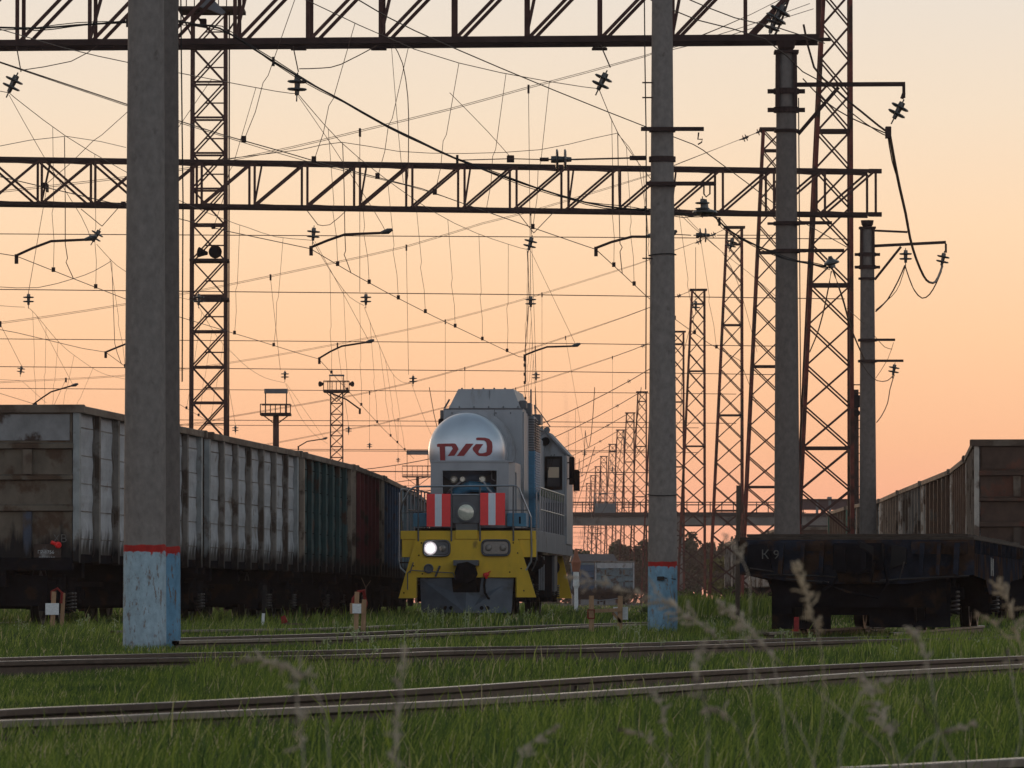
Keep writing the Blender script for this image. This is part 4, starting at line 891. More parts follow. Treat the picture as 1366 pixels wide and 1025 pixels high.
def small_basket(px, d, zt, label, tube):
    x = Xp(px, d); ppm = FPX/d; zb = float(gz(x, d))
    if tube:
        t = thing('floodlight_mast', label, 'floodlight mast', (x, d, zb)); Hh = zt-zb
        put('column', MB().lathe([(0, .17), (Hh, .13)], (0, 0, 0), (0, 0, 1), 12), M['mast_brown'], t); w = 40/ppm
    else:
        t, Hh = box_mast(px, d, zt, 16/ppm, 20, label, ladder=False, detail=False); w = 34/ppm
    fl = MB().box(-w/2, w/2, -w/2, w/2, Hh, Hh+.08)
    put('platform', fl, M['steel_dark'], t)
    r_ = MB()
    for k in range(7):
        xx = -w/2+w*k/6; r_.bar((xx, -w/2, Hh), (xx, -w/2, Hh+15/ppm), .04)
    for z in (3/ppm, 15/ppm): r_.bar((-w/2, -w/2, Hh+z), (w/2, -w/2, Hh+z), .04); r_.bar((-w/2, w/2, Hh+z), (w/2, w/2, Hh+z), .04)
    put('railing', r_, M['steel_dark'], t)
    zt2 = Hh+ (36 if tube else 24)/ppm; wb = (14 if tube else 9)/ppm
    put('lamp_frame', MB().bar((-wb, 0, Hh), (-wb, 0, zt2), .05).bar((wb, 0, Hh), (wb, 0, zt2), .05), M['steel_dark'], t)
    put('lamp_bar', MB().cbox(-wb-.05, wb+.05, -.2, .2, zt2-(6 if tube else 2)/ppm, zt2, .02), M['grey_box'], t)
    put('strut', MB().bar((-w*.4, 0, Hh), (0, 0, Hh-12/ppm), .05).bar((w*.4, 0, Hh), (0, 0, Hh-12/ppm), .05), M['steel_dark'], t)
    if not tube:
        for s in (-1, 1): put('loudspeaker', MB().lathe([(0, .05), (.25, .16)], (s*w*.5, -w*.5, Hh+.45), (s*.8, -.6, 0), 10), M['black'], t)
small_basket(368, 260, zat(555, 260), 'floodlight mast with a railed basket and a wide lamp bar above the grey wagons', True)
small_basket(449, 330, zat(524, 330), 'small lattice floodlight mast with platform above the green wagon', False)
small_basket(557, 520, zat(637, 520), 'tiny distant floodlight mast just left of the locomotive', True)
# ladder mast behind the far concrete pole
t = thing('signal_mast', 'slim dark ladder mast behind the far concrete pole', 'signal mast', (Xp(1142, 215), 215, -.1))
put('column', MB().lathe([(0, .12), (zat(520, 215)+.1, .10)], (0, 0, 0), (0, 0, 1), 12), M['steel_dark'], t)
lm = MB(); zt = zat(508, 215)
for x in (-.16, .22): lm.bar((x, -.2, 0), (x, -.2, zt), .03)
for i in range(26): lm.bar((-.16, -.2, .4+i*.3), (.22, -.2, .4+i*.3), .025)
put('ladder', lm, M['steel_dark'], t)
for y in (510, 521, 530): put('crossarm', MB().bar((-.32, -.1, zat(y, 215)), (.30, -.1, zat(y, 215)), .04), M['steel_dark'], t)
put('lamp_head', MB().cbox(-.14, .14, -.3, .0, zat(540, 215), zat(524, 215), .03).lathe([(0, .10), (.1, .13)], (0, -.3, zat(548, 215)), (0, -1, 0), 12), M['black'], t)

# ------------------------------------------------------------ overhead wires
def ins_mesh():
    m = MB(); prof = [(0, .012), (.05, .012), (.055, .05), (.12, .055), (.13, .15), (.15, .16), (.165, .13), (.17, .05), (.24, .045), (.25, .15), (.27, .16), (.285, .13), (.29, .04), (.36, .035), (.365, .012), (.46, .012)]
    m.lathe(prof, (0, 0, 0), (0, 0, -1), 16); return m
def insulator(parent, p, tilt=(0, 0), big=1.0, along=None):
    """two-disc string hanging from p (world); along = axis direction instead of down"""
    q = put('insulator', cached('insulator', ins_mesh, False), M['porcelain'], parent)
    p = Vector(p)-Vector(parent.location)
    q.location = p; q.scale = (big,)*3
    if along is not None: q.rotation_mode = 'QUATERNION'; q.rotation_quaternion = Vector((0, 0, -1)).rotation_difference(Vector(along).normalized())
    else: q.rotation_euler = (R(tilt[1]), R(tilt[0]), 0)
    return q
def traced(pts):
    """(x, y, depth or None): depths in between follow a straight course"""
    ks = [i for i, p in enumerate(pts) if len(p) > 2]; out = []
    for a, b in zip(ks[:-1], ks[1:]):
        dist = [0]
        for i in range(a, b): dist.append(dist[-1]+math.hypot(pts[i+1][0]-pts[i][0], pts[i+1][1]-pts[i][1]))
        for i in range(a, b):
            u = dist[i-a]/dist[-1]; iv = (1-u)/pts[a][2]+u/pts[b][2]; out.append(W(pts[i][0], pts[i][1], 1/iv))
    out.append(W(*pts[ks[-1]])); return out
def wthing(name, label, cat, group=None, at_=None): return thing(name, label, cat, at_ or (0, 0, 0), 0, group)
def wire(parent, pts, r=.008, name='wire', m='wire', sm=True, n=5):
    P = traced(pts) if not isinstance(pts[0], Vector) else pts
    if sm and len(P) > 2: P = smooth_line(P, 3.0)
    return put(name, MB().tube(P, r, n, cap=False), M[m], parent)
def at_depth(P, d):
    for a, b in zip(P[:-1], P[1:]):
        if (a.y-d)*(b.y-d) <= 0 and a.y != b.y: return a+(b-a)*((d-a.y)/(b.y-a.y))
    return None
def line(label, mess, cont, drops, group='contact lines over the tracks', wr=.0072):
    t = wthing('contact_line', label, 'overhead wire', group)
    Pm = [traced(m_) for m_ in mess]; Pc = traced(cont) if cont else None
    for P in Pm: put('messenger_wire', MB().tube(smooth_line(P, 3), wr*.9, 5, cap=False), M['wire'], t)
    if Pc: put('trolley_wire', MB().tube(Pc, wr, 5, cap=False), M['wire'], t)
    for d in drops:
        a = next((q for q in (at_depth(smooth_line(P, 2), d) for P in Pm) if q), None); b = at_depth(Pc, d) if Pc else None
        if a and b and a.z > b.z:
            k = (a+b)/2; k.x += random.uniform(-.03, .03)
            mb = MB().tube([a, a+(b-a)*.55+Vector((.01, 0, 0)), a+(b-a)*.6-Vector((.02, 0, 0)), a+(b-a)*.8+Vector((.015, 0, 0)), b], .0045, 4, cap=False)
            put('dropper', mb, M['wire'], t); put('clip', MB().box(b.x-.03, b.x+.03, b.y-.03, b.y+.03, b.z-.02, b.z+.06), M['steel_dark'], t)
    return t
def arm(parent, pts, hang=None):
    P = traced(pts); put('steady_arm', MB().tube(P, .022, 8), M['steel_dark'], parent); e = P[0]
    put('arm_clamp', MB().box(e.x-.03, e.x+.03, e.y-.03, e.y+.03, e.z-.14, e.z+.02), M['steel_dark'], parent)
    if hang: put('arm_insulator', MB().tube([P[-1], P[-1]+Vector((.12, 0, .03)), P[-1]+Vector((.2, 0, .06))], [.025, .05, .02], 8), M['porcelain'], parent); wire(parent, hang, .005, 'hanger_wire')
# line over the left wagons
l1 = line('contact line over the left wagons with bent steady arm at far left',
          [[(-260, 60, 70), (-60, 110), (12, 124, 98)], [(12, 124, 98), (33, 141), (88, 182), (158, 224), (240, 268), (299, 293), (331, 304), (367, 316), (407, 320), (417, 321, 140)],
           [(417, 322, 140), (436, 354), (449, 374), (467, 397), (486, 408, 168)], [(486, 410, 168), (502, 451), (522, 496), (537, 510), (549, 511, 229)], [(549, 512, 229), (575, 579), (600, 610, 287)]],
          [(-300, 290, 88), (22, 342, 99), (98, 372), (167, 399), (239, 423), (339, 453), (400, 472), (425, 479, 144), (511, 572, 180), (552, 612, 229)], [103, 108, 114, 121, 128, 135, 150, 158, 166, 176, 190, 200, 212])
wire(l1, [(0, 195, 96), (88, 182, 104), (168, 197, 112)], .006, 'spring_wire'); wire(l1, [(86, 183, 104), (87, 270, 104), (87, 325, 104), (90, 345, 104), (88, 350, 104), (98, 372, 104)], .008, 'jumper_wire', sm=False)
insulator(l1, W(24, 97, 98), (25, 0)); wire(l1, [(22, 62, 98.4), (28, 96, 98)], .01, 'hanger_wire'); wire(l1, [(130, 61, 98.4), (95, 82, 98), (28, 94, 98)], .008, 'hanger_wire')
arm(l1, [(22, 341, 99), (44, 331, 99), (68, 322, 99), (113, 320, 99)], [(12, 127, 98), (56, 205, 98.3), (108, 288, 98.7), (120, 316, 99)])
insulator(l1, W(419, 301, 140), (5, 0)); wire(l1, [(408, 279, 140), (424, 300, 140)], .01, 'hanger_wire', sm=False); wire(l1, [(463, 280, 140), (440, 300, 140), (424, 300, 140)], .009, 'hanger_wire')
arm(l1, [(426, 478, 140), (441, 469, 140), (456, 462, 140), (488, 457, 140)], [(420, 322, 140), (492, 455, 140)])
insulator(l1, W(488, 390, 168)); arm(l1, [(480, 546, 168), (462, 533, 168), (437, 523, 168)])
insulator(l1, W(551, 500, 229))
# line of the locomotive's track
l2 = line('contact line running straight above the locomotive',
          [[(-80, 15, 66), (81, 63), (168, 83), (236, 97), (368, 122), (395, 125, 98)], [(398, 126, 98), (415, 146), (455, 190), (508, 234), (577, 282), (635, 311), (694, 331), (703, 332, 140)], [(703, 333, 140), (707, 410, 168)], [(708, 411, 168), (713, 512, 229)], [(714, 513, 229), (718, 600, 330)]],
          [(0, 236, 82), (243, 293), (300, 308), (414, 332, 99), (468, 364), (517, 391), (580, 423), (637, 450), (692, 476, 139), (700, 477, 140), (700, 523, 168), (706, 585, 229), (712, 640, 330)], [84, 88, 93, 103, 108, 113, 118, 124, 130, 136, 146, 153, 160, 175, 190, 205])
insulator(l2, W(397, 97, 98), (2, 0), 1.05); wire(l2, [(391, 62, 98.3), (398, 96, 98)], .01, 'hanger_wire'); wire(l2, [(503, 61, 98.3), (455, 86, 98), (430, 91, 98), (399, 92, 98)], .009, 'hanger_wire')
arm(l2, [(415, 330, 99), (437, 321, 99), (460, 313, 99), (508, 311, 99)], [(398, 129, 98), (440, 190, 98.3), (498, 280, 98.7), (514, 308, 99)])
wire(l2, [(457, 191, 104), (459, 250, 104), (460, 312, 104), (461, 335, 104), (459, 340, 104), (463, 350, 104), (468, 364, 104)], .008, 'jumper_wire', sm=False)
wire(l2, [(285, 214, 100), (400, 200, 104), (456, 190, 104), (530, 202, 108), (620, 205, 112), (720, 200, 114), (790, 185, 112), (823, 178, 106)], .0065, 'spring_wire')
wire(l2, [(525, 60, 98.6), (537, 85, 98.6), (544, 130, 98.6), (545, 180, 98.6), (544, 235, 98.6), (541, 246, 98.6)], .0085, 'jumper_wire'); wire(l2, [(522, 60, 98.8), (529, 150, 99), (534, 205, 99), (538, 244, 99)], .005, 'hanger_wire')
insulator(l2, W(710, 314, 140), (14, 0)); wire(l2, [(690, 283, 141), (712, 311, 140)], .01, 'hanger_wire', sm=False); wire(l2, [(738, 284, 141), (712, 311, 140)], .01, 'hanger_wire', sm=False); wire(l2, [(708, 283, 141), (709, 312, 140)], .01, 'hanger_wire', sm=False)
arm(l2, [(700, 474, 140), (715, 468, 140), (730, 463, 140), (763, 462, 140)], [(708, 335, 140), (768, 460, 140)])
wire(l2, [(704, 335, 140), (706, 400, 140.3), (700, 470, 140)], .009, 'jumper_wire', sm=False)
insulator(l2, W(708, 393, 168)); insulator(l2, W(715, 495, 229)); wire(l2, [(700, 478, 140), (701, 510, 140)], .018, 'earthing_rod', sm=False)
# right line
l3 = line('contact line passing behind the blue based right pole',
          [[(330, -35, 70), (408, 0), (553, 66), (667, 97), (777, 116), (799, 118, 98)], [(799, 119, 98), (808, 141), (824, 177), (852, 218), (910, 289), (963, 336, 140)], [(963, 336, 140), (985, 380), (1010, 470, 200)]],
          [(-60, 60, 60), (0, 83), (168, 139), (300, 181), (389, 206), (429, 218), (563, 252), (641, 280), (777, 327), (795, 333, 99), (830, 365), (862, 395), (899, 425), (945, 458), (987, 481, 140), (1010, 540, 200)], [73, 77, 81, 85, 89, 93, 103, 108, 113, 119, 125, 132])
wire(l3, [(-60, 65, 60), (0, 84), (168, 141), (300, 183), (429, 221), (540, 247), (590, 262, 94)], .005, 'second_trolley_wire')
insulator(l3, W(810, 94, 98), (25, 0)); wire(l3, [(801, 60, 98.3), (814, 90, 98)], .012, 'hanger_wire'); 
arm(l3, [(795, 331, 99), (816, 323, 99), (843, 316, 99), (862, 316, 99)], [(800, 121, 98), (825, 180, 98.3), (852, 218, 98.6), (864, 314, 99)])
wire(l3, [(824, 178, 104), (825, 250, 104), (827, 325, 104), (830, 330, 104), (827, 336, 104), (830, 365, 104)], .0085, 'jumper_wire', sm=False)
wire(l3, [(600, 124, 92), (650, 175, 93.5), (682, 211, 95)], .005, 'hanger_wire'); put('small_clamp', MB().cbox(Xp(676, 95), Xp(686, 95), 94.9, 95.05, zat(216, 95), zat(207, 95), .01), M['steel_dark'], l3)
# leftmost line
l0 = line('contact line between the leftmost wagon and the thick left poles',
          [[(129, 326, 140), (149, 348), (167, 362), (215, 390), (262, 402, 168)], [(262, 404, 168), (290, 450), (312, 473), (330, 490), (353, 504), (380, 511, 229)], [(381, 512, 229), (400, 555), (420, 580), (437, 592, 287)]],
          [(-60, 425, 120), (0, 440), (22, 444), (110, 465), (141, 470, 140), (167, 489, 144), (240, 540, 168), (300, 575, 200)], [144, 150, 156, 162, 172, 180, 188])
insulator(l0, W(134, 305, 140), (30, 0)); wire(l0, [(108, 279, 139.8), (136, 302, 140)], .01, 'hanger_wire', sm=False); wire(l0, [(160, 275, 139.8), (136, 302, 140)], .01, 'hanger_wire', sm=False)
arm(l0, [(141, 470, 140), (153, 465, 140), (168, 459, 140), (190, 457, 140)]); insulator(l0, W(265, 390, 168)); insulator(l0, W(380, 494, 229), (0, 0))
arm(l0, [(398, 596, 229), (410, 589, 229), (430, 586, 229)], [(382, 512, 229), (432, 584, 229)]); wire(l0, [(0, 383, 118), (50, 384, 120), (98, 372, 122), (125, 362, 124), (149, 348, 126)], .007, 'spring_wire')
wire(l0, [(149, 350, 126), (151, 400, 126), (153, 458, 126), (156, 470, 126), (162, 486, 126)], .007, 'jumper_wire', sm=False)
lm1 = line('far left contact line ending over the brown end wall',
          [[(-50, 400, 150), (0, 408), (33, 410, 168)], [(38, 411, 168), (47, 419), (80, 458), (107, 480), (136, 498), (167, 506, 229)], [(-30, 505, 200), (30, 508, 229)], [(30, 509, 229), (62, 538, 250)]],
          [(-60, 500, 150), (0, 525), (45, 539, 168), (110, 575, 229)], [170, 178, 186, 196, 208])
insulator(lm1, W(38, 390, 168)); insulator(lm1, W(29, 487, 229), (8, 0)); arm(lm1, [(45, 539, 168), (56, 531, 168), (68, 523, 168), (95, 515, 168)], [(48, 420, 168), (97, 513, 168)])
l4 = line('short strung line from the truss to the third lattice mast', [[(905, 277, 144), (925, 300), (963, 336), (1000, 365), (1040, 400, 168)]], None, [])
wire(l4, [(862, 317, 143), (903, 313, 143), (922, 314, 143)], .012, 'stay_wire', sm=False)
insulator(l4, W(925, 314, 143), along=(1, 0, 0), big=1.1); wire(l4, [(956, 314, 143), (1040, 314, 143)], .010, 'stay_wire', sm=False); put('arm_insulator', MB().tube([W(894, 313, 143), W(898, 311, 143), W(903, 308, 143)], [.04, .07, .03], 8), M['porcelain'], l4)
insulator(l4, W(978, 316, 168), (15, 0)); insulator(l4, W(928, 400, 200)); wire(l4, [(928, 330, 200), (928, 398, 200)], .01, 'hanger_wire', sm=False)
wire(l4, [(927, 420, 200), (912, 470, 200), (908, 560, 200)], .009, 'jumper_wire')

# feeder and stays
t = wthing('strain_insulator', 'horizontal double disc insulator string on the stay wire left of the right pole', 'insulator')
P = W(738, 214, 88)
wire(t, [(610, 214, 88.5), (681, 212, 88.3), (722, 213, 88)], .008, 'stay_wire', sm=False); wire(t, [(766, 213, 88), (842, 211, 88)], .013, 'stay_wire', sm=False)
insulator(t, W(730, 213, 88), along=(1, 0, 0), big=1.0)
put('turnbuckle', MB().tube([W(840, 211, 88), W(862, 211, 88)], .035, 8).tube([W(720, 213, 88), W(732, 213, 88)], .03, 8), M['steel_dark'], t)
t = wthing('feeder_cable', 'thick twisted black cable running down from upper left to the third pole', 'cable')
FC = [(-80, 39, 84), (0, 37), (50, 38), (100, 34), (170, 30), (234, 29), (262, 33), (293, 38), (331, 61), (400, 104), (452, 132), (514, 167), (560, 190), (610, 213), (700, 246), (780, 270), (828, 278), (861, 281), (905, 286), (922, 288), (945, 286), (955, 291), (966, 302), (989, 318), (1027, 336), (1050, 346), (1080, 352), (1104, 357, 98)]
P = smooth_line(traced(FC), .5)
for k, (rr, am, ph) in enumerate(((.015, 0, 0), (.008, .035, 0), (.007, .04, 2.1))):
    put('strand', MB().tube([p+Vector((am*math.sin(i*.9+ph), 0, am*math.cos(i*.7+ph))) for i, p in enumerate(P)], rr, 5), M['cable'], t)
for i in range(8, len(P), 9): put('cable_tie', MB().box(P[i].x-.02, P[i].x+.02, P[i].y-.02, P[i].y+.02, P[i].z-.07, P[i].z+.07), M['cable'], t)
insulator(t, W(937, 262, 88), big=.7); put('shackle', MB().tube([W(939, 248, 88), W(939, 259, 88), W(942, 263, 88), W(947, 259, 88), W(947, 248, 88)], .012, 6), M['steel_dark'], t)
put('drum_insulator', MB().lathe([(0, .03), (.06, .05), (.14, .06), (.17, .17), (.20, .19), (.23, .07), (.26, .06)], W(940, 266, 88), (0, 0, -1), 16), M['porcelain'], t)
put('drum_insulator', MB().lathe([(0, .03), (.05, .05), (.1, .13), (.13, .14), (.15, .06), (.2, .06)], W(1107, 342, 98), (.2, 0, -1), 16), M['porcelain'], t)
wire(t, [(1110, 358, 98), (1118, 380, 98), (1126, 405, 99), (1136, 440, 110), (1153, 480, 144)], .016, 'lower_cable'); wire(t, [(1109, 362, 98), (1102, 400, 98), (1092, 440, 100), (1080, 470, 110)], .012, 'lower_cable')
t = wthing('guy_wire', 'long thin wire crossing from upper left past the right pole', 'wire')
wire(t, [(430, -30, 76), (515, 22), (600, 62), (740, 121), (863, 170), (925, 193), (950, 210), (995, 243), (1047, 282), (1098, 312), (1130, 330, 120)], .009)
put('hook', MB().tube([W(932, 177, 88), W(931, 186, 88), W(937, 186, 88), W(936, 190, 88), W(931, 193, 88)], .012, 6), M['steel_dark'], t)
t = wthing('guy_wire', 'thin wire from the top right edge of the truss to the third pole hook', 'wire')
wire(t, [(920, 0, 90), (980, 24), (1040, 38), (1100, 58, 98)], .010); wire(t, [(868, 0, 88), (930, 27), (1020, 52), (1071, 96), (1100, 112), (1135, 150), (1170, 175), (1182, 181, 98)], .010)
t = wthing('guy_wire', 'double wire rising to the insulators beside the second mast top', 'wire')
wire(t, [(890, 66, 140), (960, 46), (1010, 30), (1080, 5, 168)], .010); wire(t, [(890, 68, 140), (965, 50), (1015, 34), (1085, 12, 168)], .010)
t = wthing('hanging_feeder', 'heavy looped feeder hanging from the bracket arms on the far right', 'cable')
wire(t, [(1072, 33, 97), (1086, 90), (1111, 116), (1135, 138), (1150, 150), (1172, 168), (1186, 178, 98)], .019, 'feeder'); wire(t, [(1071, 105, 98), (1100, 135), (1136, 158), (1182, 178, 98)], .011, 'feeder')
wire(t, [(1186, 176, 98), (1193, 215), (1200, 250), (1208, 285), (1214, 318), (1222, 345), (1232, 368), (1240, 377), (1248, 376), (1254, 364), (1257, 355, 144)], .028, 'feeder')
wire(t, [(1184, 178, 98), (1190, 215), (1203, 258), (1212, 300, 130)], .012, 'feeder')
wire(t, [(1207, 354, 144), (1213, 372), (1220, 388), (1230, 398), (1240, 393), (1249, 378), (1256, 362, 144)], .016, 'feeder'); wire(t, [(1207, 354, 144), (1198, 375), (1184, 400), (1168, 416, 144)], .018, 'feeder'); wire(t, [(1208, 354, 144), (1200, 380), (1190, 395), (1168, 414, 144)], .010, 'feeder')
insulator(t, W(1206, 133, 98), (28, 0), 1.0); put('shackle', MB().tube([W(1206, 124, 98), W(1203, 132, 98)], .03, 8), M['steel_dark'], t)
insulator(t, W(1260, 335, 144), (12, 0)); insulator(t, W(1208, 331, 144)); put('clamp', MB().cbox(Xp(1182, 98), Xp(1190, 98), 97.95, 98.05, zat(184, 98), zat(168, 98), .01), M['steel_dark'], t)
t = wthing('hanging_feeder', 'thin drooping wires under the small arms of the far concrete pole', 'cable')
insulator(t, W(1194, 484, 144), (10, 0), .85); wire(t, [(1193, 500, 144), (1187, 520, 144), (1184, 538, 144), (1176, 555, 144), (1169, 564, 144)], .012); wire(t, [(1192, 500, 144), (1184, 508, 144), (1170, 508, 144), (1158, 498, 144), (1148, 482, 144)], .011)
wire(t, [(1130, 412, 120), (1150, 430, 144), (1168, 450, 144), (1180, 463, 144), (1190, 466, 144)], .008); wire(t, [(1192, 457, 144), (1184, 480, 144), (1168, 505, 144)], .007)
t = wthing('strain_insulator', 'insulator cluster hanging above the head of the third pole', 'insulator')
insulator(t, W(1048, 3, 98), (30, 0), 1.2); insulator(t, W(1036, 20, 98), (20, 0), .9); wire(t, [(1030, 54, 98), (1042, 30, 98), (1052, 0, 98)], .02, 'link')

# cross spans between masts (sagging double cable, level wires, hangers)
span_c = [('highest sagging cross span cable between the two trusses', 168, 1135, [(-400, 300), (-100, 268), (200, 234), (300, 216), (389, 198), (480, 176), (600, 147), (705, 118), (860, 76), (960, 38), (1040, 0), (1110, -45)], [(480, 390), (38, 390), (708, 393)], (312, 319, 386, 399)),
 ('second sagging cross span cable meeting the second lattice mast top', 227, 1044, [(-500, 470), (-200, 452), (0, 432), (167, 407), (300, 382), (420, 357), (542, 330), (644, 299), (708, 283), (859, 237), (905, 219), (1000, 181), (1026, 170)], [(28, 487), (374, 494), (545, 500), (715, 495)], (452, 462, 489, 500)),
 ('third sagging cross span cable meeting the third lattice mast top', 287, 990, [(-500, 525), (-200, 522), (0, 511), (167, 502), (300, 486), (450, 460), (594, 429), (723, 393), (850, 353), (895, 336), (937, 320), (970, 304)], [(70, 545), (314, 567), (465, 568), (594, 560), (723, 567)], (518, 526, 559, 565)),
 ('fourth sagging cross span cable meeting the fourth lattice mast top', 345, 940, [(-500, 590), (0, 584), (240, 568), (300, 558), (493, 524), (620, 492), (714, 464), (834, 423), (890, 401), (922, 388)], [(493, 590), (620, 598), (714, 600), (780, 600)], (566, 571, 600, 604)),
 ('fifth sagging cross span cable meeting the fifth lattice mast top', 399, 912, [(-400, 620), (200, 610), (467, 573), (531, 560), (688, 519), (817, 477), (861, 460), (900, 443)], [(531, 610), (688, 618), (817, 622)], (598, 602, 628, 631))]
for lab, d, px, pts, hang, lev in span_c:
    t = wthing('cross_span', lab, 'span wire', 'cross spans strung between the mast rows')
    P = smooth_line([W(x, y, d) for x, y in pts], 1.5)
    for k in (0, 1): put('sag_cable', MB().tube([p+Vector((0, .3*k, .07*k*min(1, max(0, (P[-1].x-p.x)/6)))) for p in P], (.0085 if d < 300 else .012), 5, cap=False), M['wire_far'], t)
    for i, (a, b) in enumerate((lev[:2], lev[2:])): put('level_wire', MB().tube([W(-300, a-(b-a)*.2, d), W(683, (a+b)/2+.6, d), W(px-8, b, d)], .008+.00003*d, 5, cap=False), M['wire_far'], t)
    for hx, hy in hang:
        top = at_px = min(P, key=lambda p: abs(683+p.x*FPX/p.y-(hx-4))); b_ = W(hx, hy, d)
        put('hanger_wire', MB().tube([top, b_], .008, 4, cap=False), M['wire_far'], t); put('clip', MB().box(top.x-.03, top.x+.03, top.y-.05, top.y+.35, top.z-.12, top.z+.1), M['steel_dark'], t)
        if d > 280: insulator(t, b_)
    if d > 200:
        a = P[-1]
        for k in (2, 3): insulator(t, P[-k]+Vector((0, .3*(k % 2), 0)), along=P[-k]-P[-1], big=.9)
for i in range(9):
    d = 457+58*i; x1 = 11.0+.13*i-(.25 if i > 4 else 0); zt = 18.4
    t = wthing('cross_span', 'far cross span cable number %s among the distant masts' % ('six seven eight nine ten eleven twelve thirteen fourteen'.split()[i]), 'span wire', 'cross spans strung between the mast rows')
    t['label'] = 'cross span cable of the '+['mast whose top hides behind the blue based pole', 'mast at the hidden left edge of the blue based pole', 'first clear mast left of the blue based pole', 'second clear mast left of the blue based pole', 'third clear mast left of the blue based pole', 'fourth clear mast left of the blue based pole', 'mast right of the footbridge screen box', 'mast above the screen box right edge', 'smallest leftmost mast of the row'][i]
    P = [Vector((x, d, zt-8.2*(1-((x+16)/(x1+16))**2))) for x in np.linspace(-34, x1, 26).tolist()]
    put('sag_cable', MB().tube(P, .03, 4, cap=False), M['wire_far'], t)
    for z in (10.2, 8.75): put('level_wire', MB().tube([Vector((-34, d, z+.2)), Vector((x1, d, z))], .018, 4, cap=False), M['wire_far'], t)
    for x in (-9, -4.2, .4, 4.9):
        zz = zt-8.2*(1-((x+16)/(x1+16))**2); put('hanger_wire', MB().tube([Vector((x, d, zz)), Vector((x, d, 6.2))], .012, 4, cap=False), M['wire_far'], t)
    insulator(t, P[-2], along=P[-2]-P[-1])
# contact lines continuing into the distance
for i, (x0, x1, lab) in enumerate(((.9, 4.2, 'distant contact wire above the locomotive cab'), (-3.2, .8, 'distant contact wire left of the locomotive roof'), (5.0, 8.4, 'distant contact wire right of the locomotive roof'), (3.2, 6.4, 'distant contact wire between locomotive and right pole'))):
    t = wthing('contact_line', lab, 'overhead wire', 'contact lines over the tracks')
    zs_ = []
    for k in range(9):
        d0, d1 = 229+58*k, 287+58*k
        f0, f1 = (d0-229)/520, (d1-229)/520
        a, b = Vector((x0+(x1-x0)*f0, d0, 8.6)), Vector((x0+(x1-x0)*f1, d1, 8.6))
        P = [a+(b-a)*u-Vector((0, 0, 1.5*4*u*(1-u))) for u in (0, .15, .3, .5, .7, .85, 1)]
        put('messenger_wire', MB().tube(P, .014, 4, cap=False), M['wire_far'], t)
    put('trolley_wire', MB().tube([Vector((x0, 229, 6.3)), Vector((x1, 229+58*9, 6.3))], .014, 4, cap=False), M['wire_far'], t)

# ------------------------------------------------------------ footbridge, buildings below it
t = thing('footbridge', 'long low concrete footbridge with thin railings crossing the tracks', 'bridge', (0, 510, 0))
pp = FPX/510; Z = lambda y: zat(y, 510); X = lambda x: Xp(x, 510)
put('girder', MB().box(X(540), X(1152), 0, 2.6, Z(701), Z(689)), M['concrete_far'], t)
put('deck_edge', MB().box(X(540), X(1152), -.25, 2.85, Z(688.9), Z(685)), M['bridge_dark'], t)
for x in (655, 1139, 905): put('pier', MB().cbox(X(x)-.5, X(x)+.5, .5, 2.1, -1, Z(701.1), .05), M['concrete_far'], t)
for k, yy in enumerate((-.15, 2.75)):
    for z in (670, 673.5, 684): put('railing', MB().bar((X(540), yy, Z(z)), (X(1075), yy, Z(z)), .045), M['bridge_dark'], t)
for i in range(34): put('railing_post', cached('brpost', lambda: MB().box(-.04, .04, -.19, -.11, Z(685), Z(669.5))), M['bridge_dark'], t, (X(560)+i*1.0, 0, 0))
sb = put('screen_box', MB().box(X(793), X(821), -.35, -.28, Z(684.5), Z(672)), M['grey_panel'], t)
fr = MB()
for x in (793, 807, 821): fr.box(X(x)-.04, X(x)+.04, -.35, -.28, Z(672), Z(658))
fr.box(X(793), X(821), -.35, -.28, Z(659), Z(658)); put('mesh_frame', fr, M['grey_panel'], sb)
ms = MB()
for i in range(14): ms.box(X(794)+i*.13, X(794)+i*.13+.008, -.33, -.32, Z(671.8), Z(658.5))
for i in range(7): ms.box(X(793), X(821), -.335, -.327, Z(671.5)+i*.12, Z(671.5)+i*.12+.008)
put('wire_mesh', ms, M['grey_panel'], sb)
sh = put('covered_passage', MB().box(X(1068), X(1152), -.2, 2.6, Z(680), Z(667.5)), M['plum'], t)
put('passage_roof', MB().box(X(1066), X(1154), -.5, 2.9, Z(667.4), Z(666)), M['bridge_dark'], sh)
for x in (1088, 1105): put('pillar', MB().box(X(x), X(x+3.4), -.3, -.21, Z(685), Z(668)), M['grey_panel'], sh)
put('cabinet', MB().cbox(X(1095), X(1101), -.3, .2, Z(685), Z(678), .05), M['grey_panel'], t)
put('vent', MB().cbox(X(1104), X(1110), .3, 1.1, Z(666), Z(663), .05), M['grey_panel'], sh)
t = thing('shed', 'low grey blue shed roof behind the distant wagons below the footbridge', 'shed', (Xp(790, 560), 560, 0))
put('wall', MB().box(-1.9, 2.2, 0, 6, -.2, 4.0), M['grey_panel'], t); put('roof', MB().prism([(-2.1, 4.01), (-1.9, 4.7), (2.0, 4.7), (2.4, 4.01)], -.3, 6.3), M['grey_box'], t)
t = thing('shed', 'green painted wagon body shed standing behind the biggest lattice mast', 'shed', (Xp(1100, 430), 430, 0))
w_ = 58*430/FPX/2; put('wall', MB().box(-w_, w_, 0, 3, -.2, zat(703, 430)), P_['fargreen'], t); put('roof', MB().box(-w_-.1, w_+.1, -.2, 3.1, zat(702.8, 430), zat(701, 430)), M['bridge_dark'], t)
t = thing('marker_post', 'small white post with orange top beside the locomotive rear', 'post', (Xp(768.5, 215), 215, -.1))
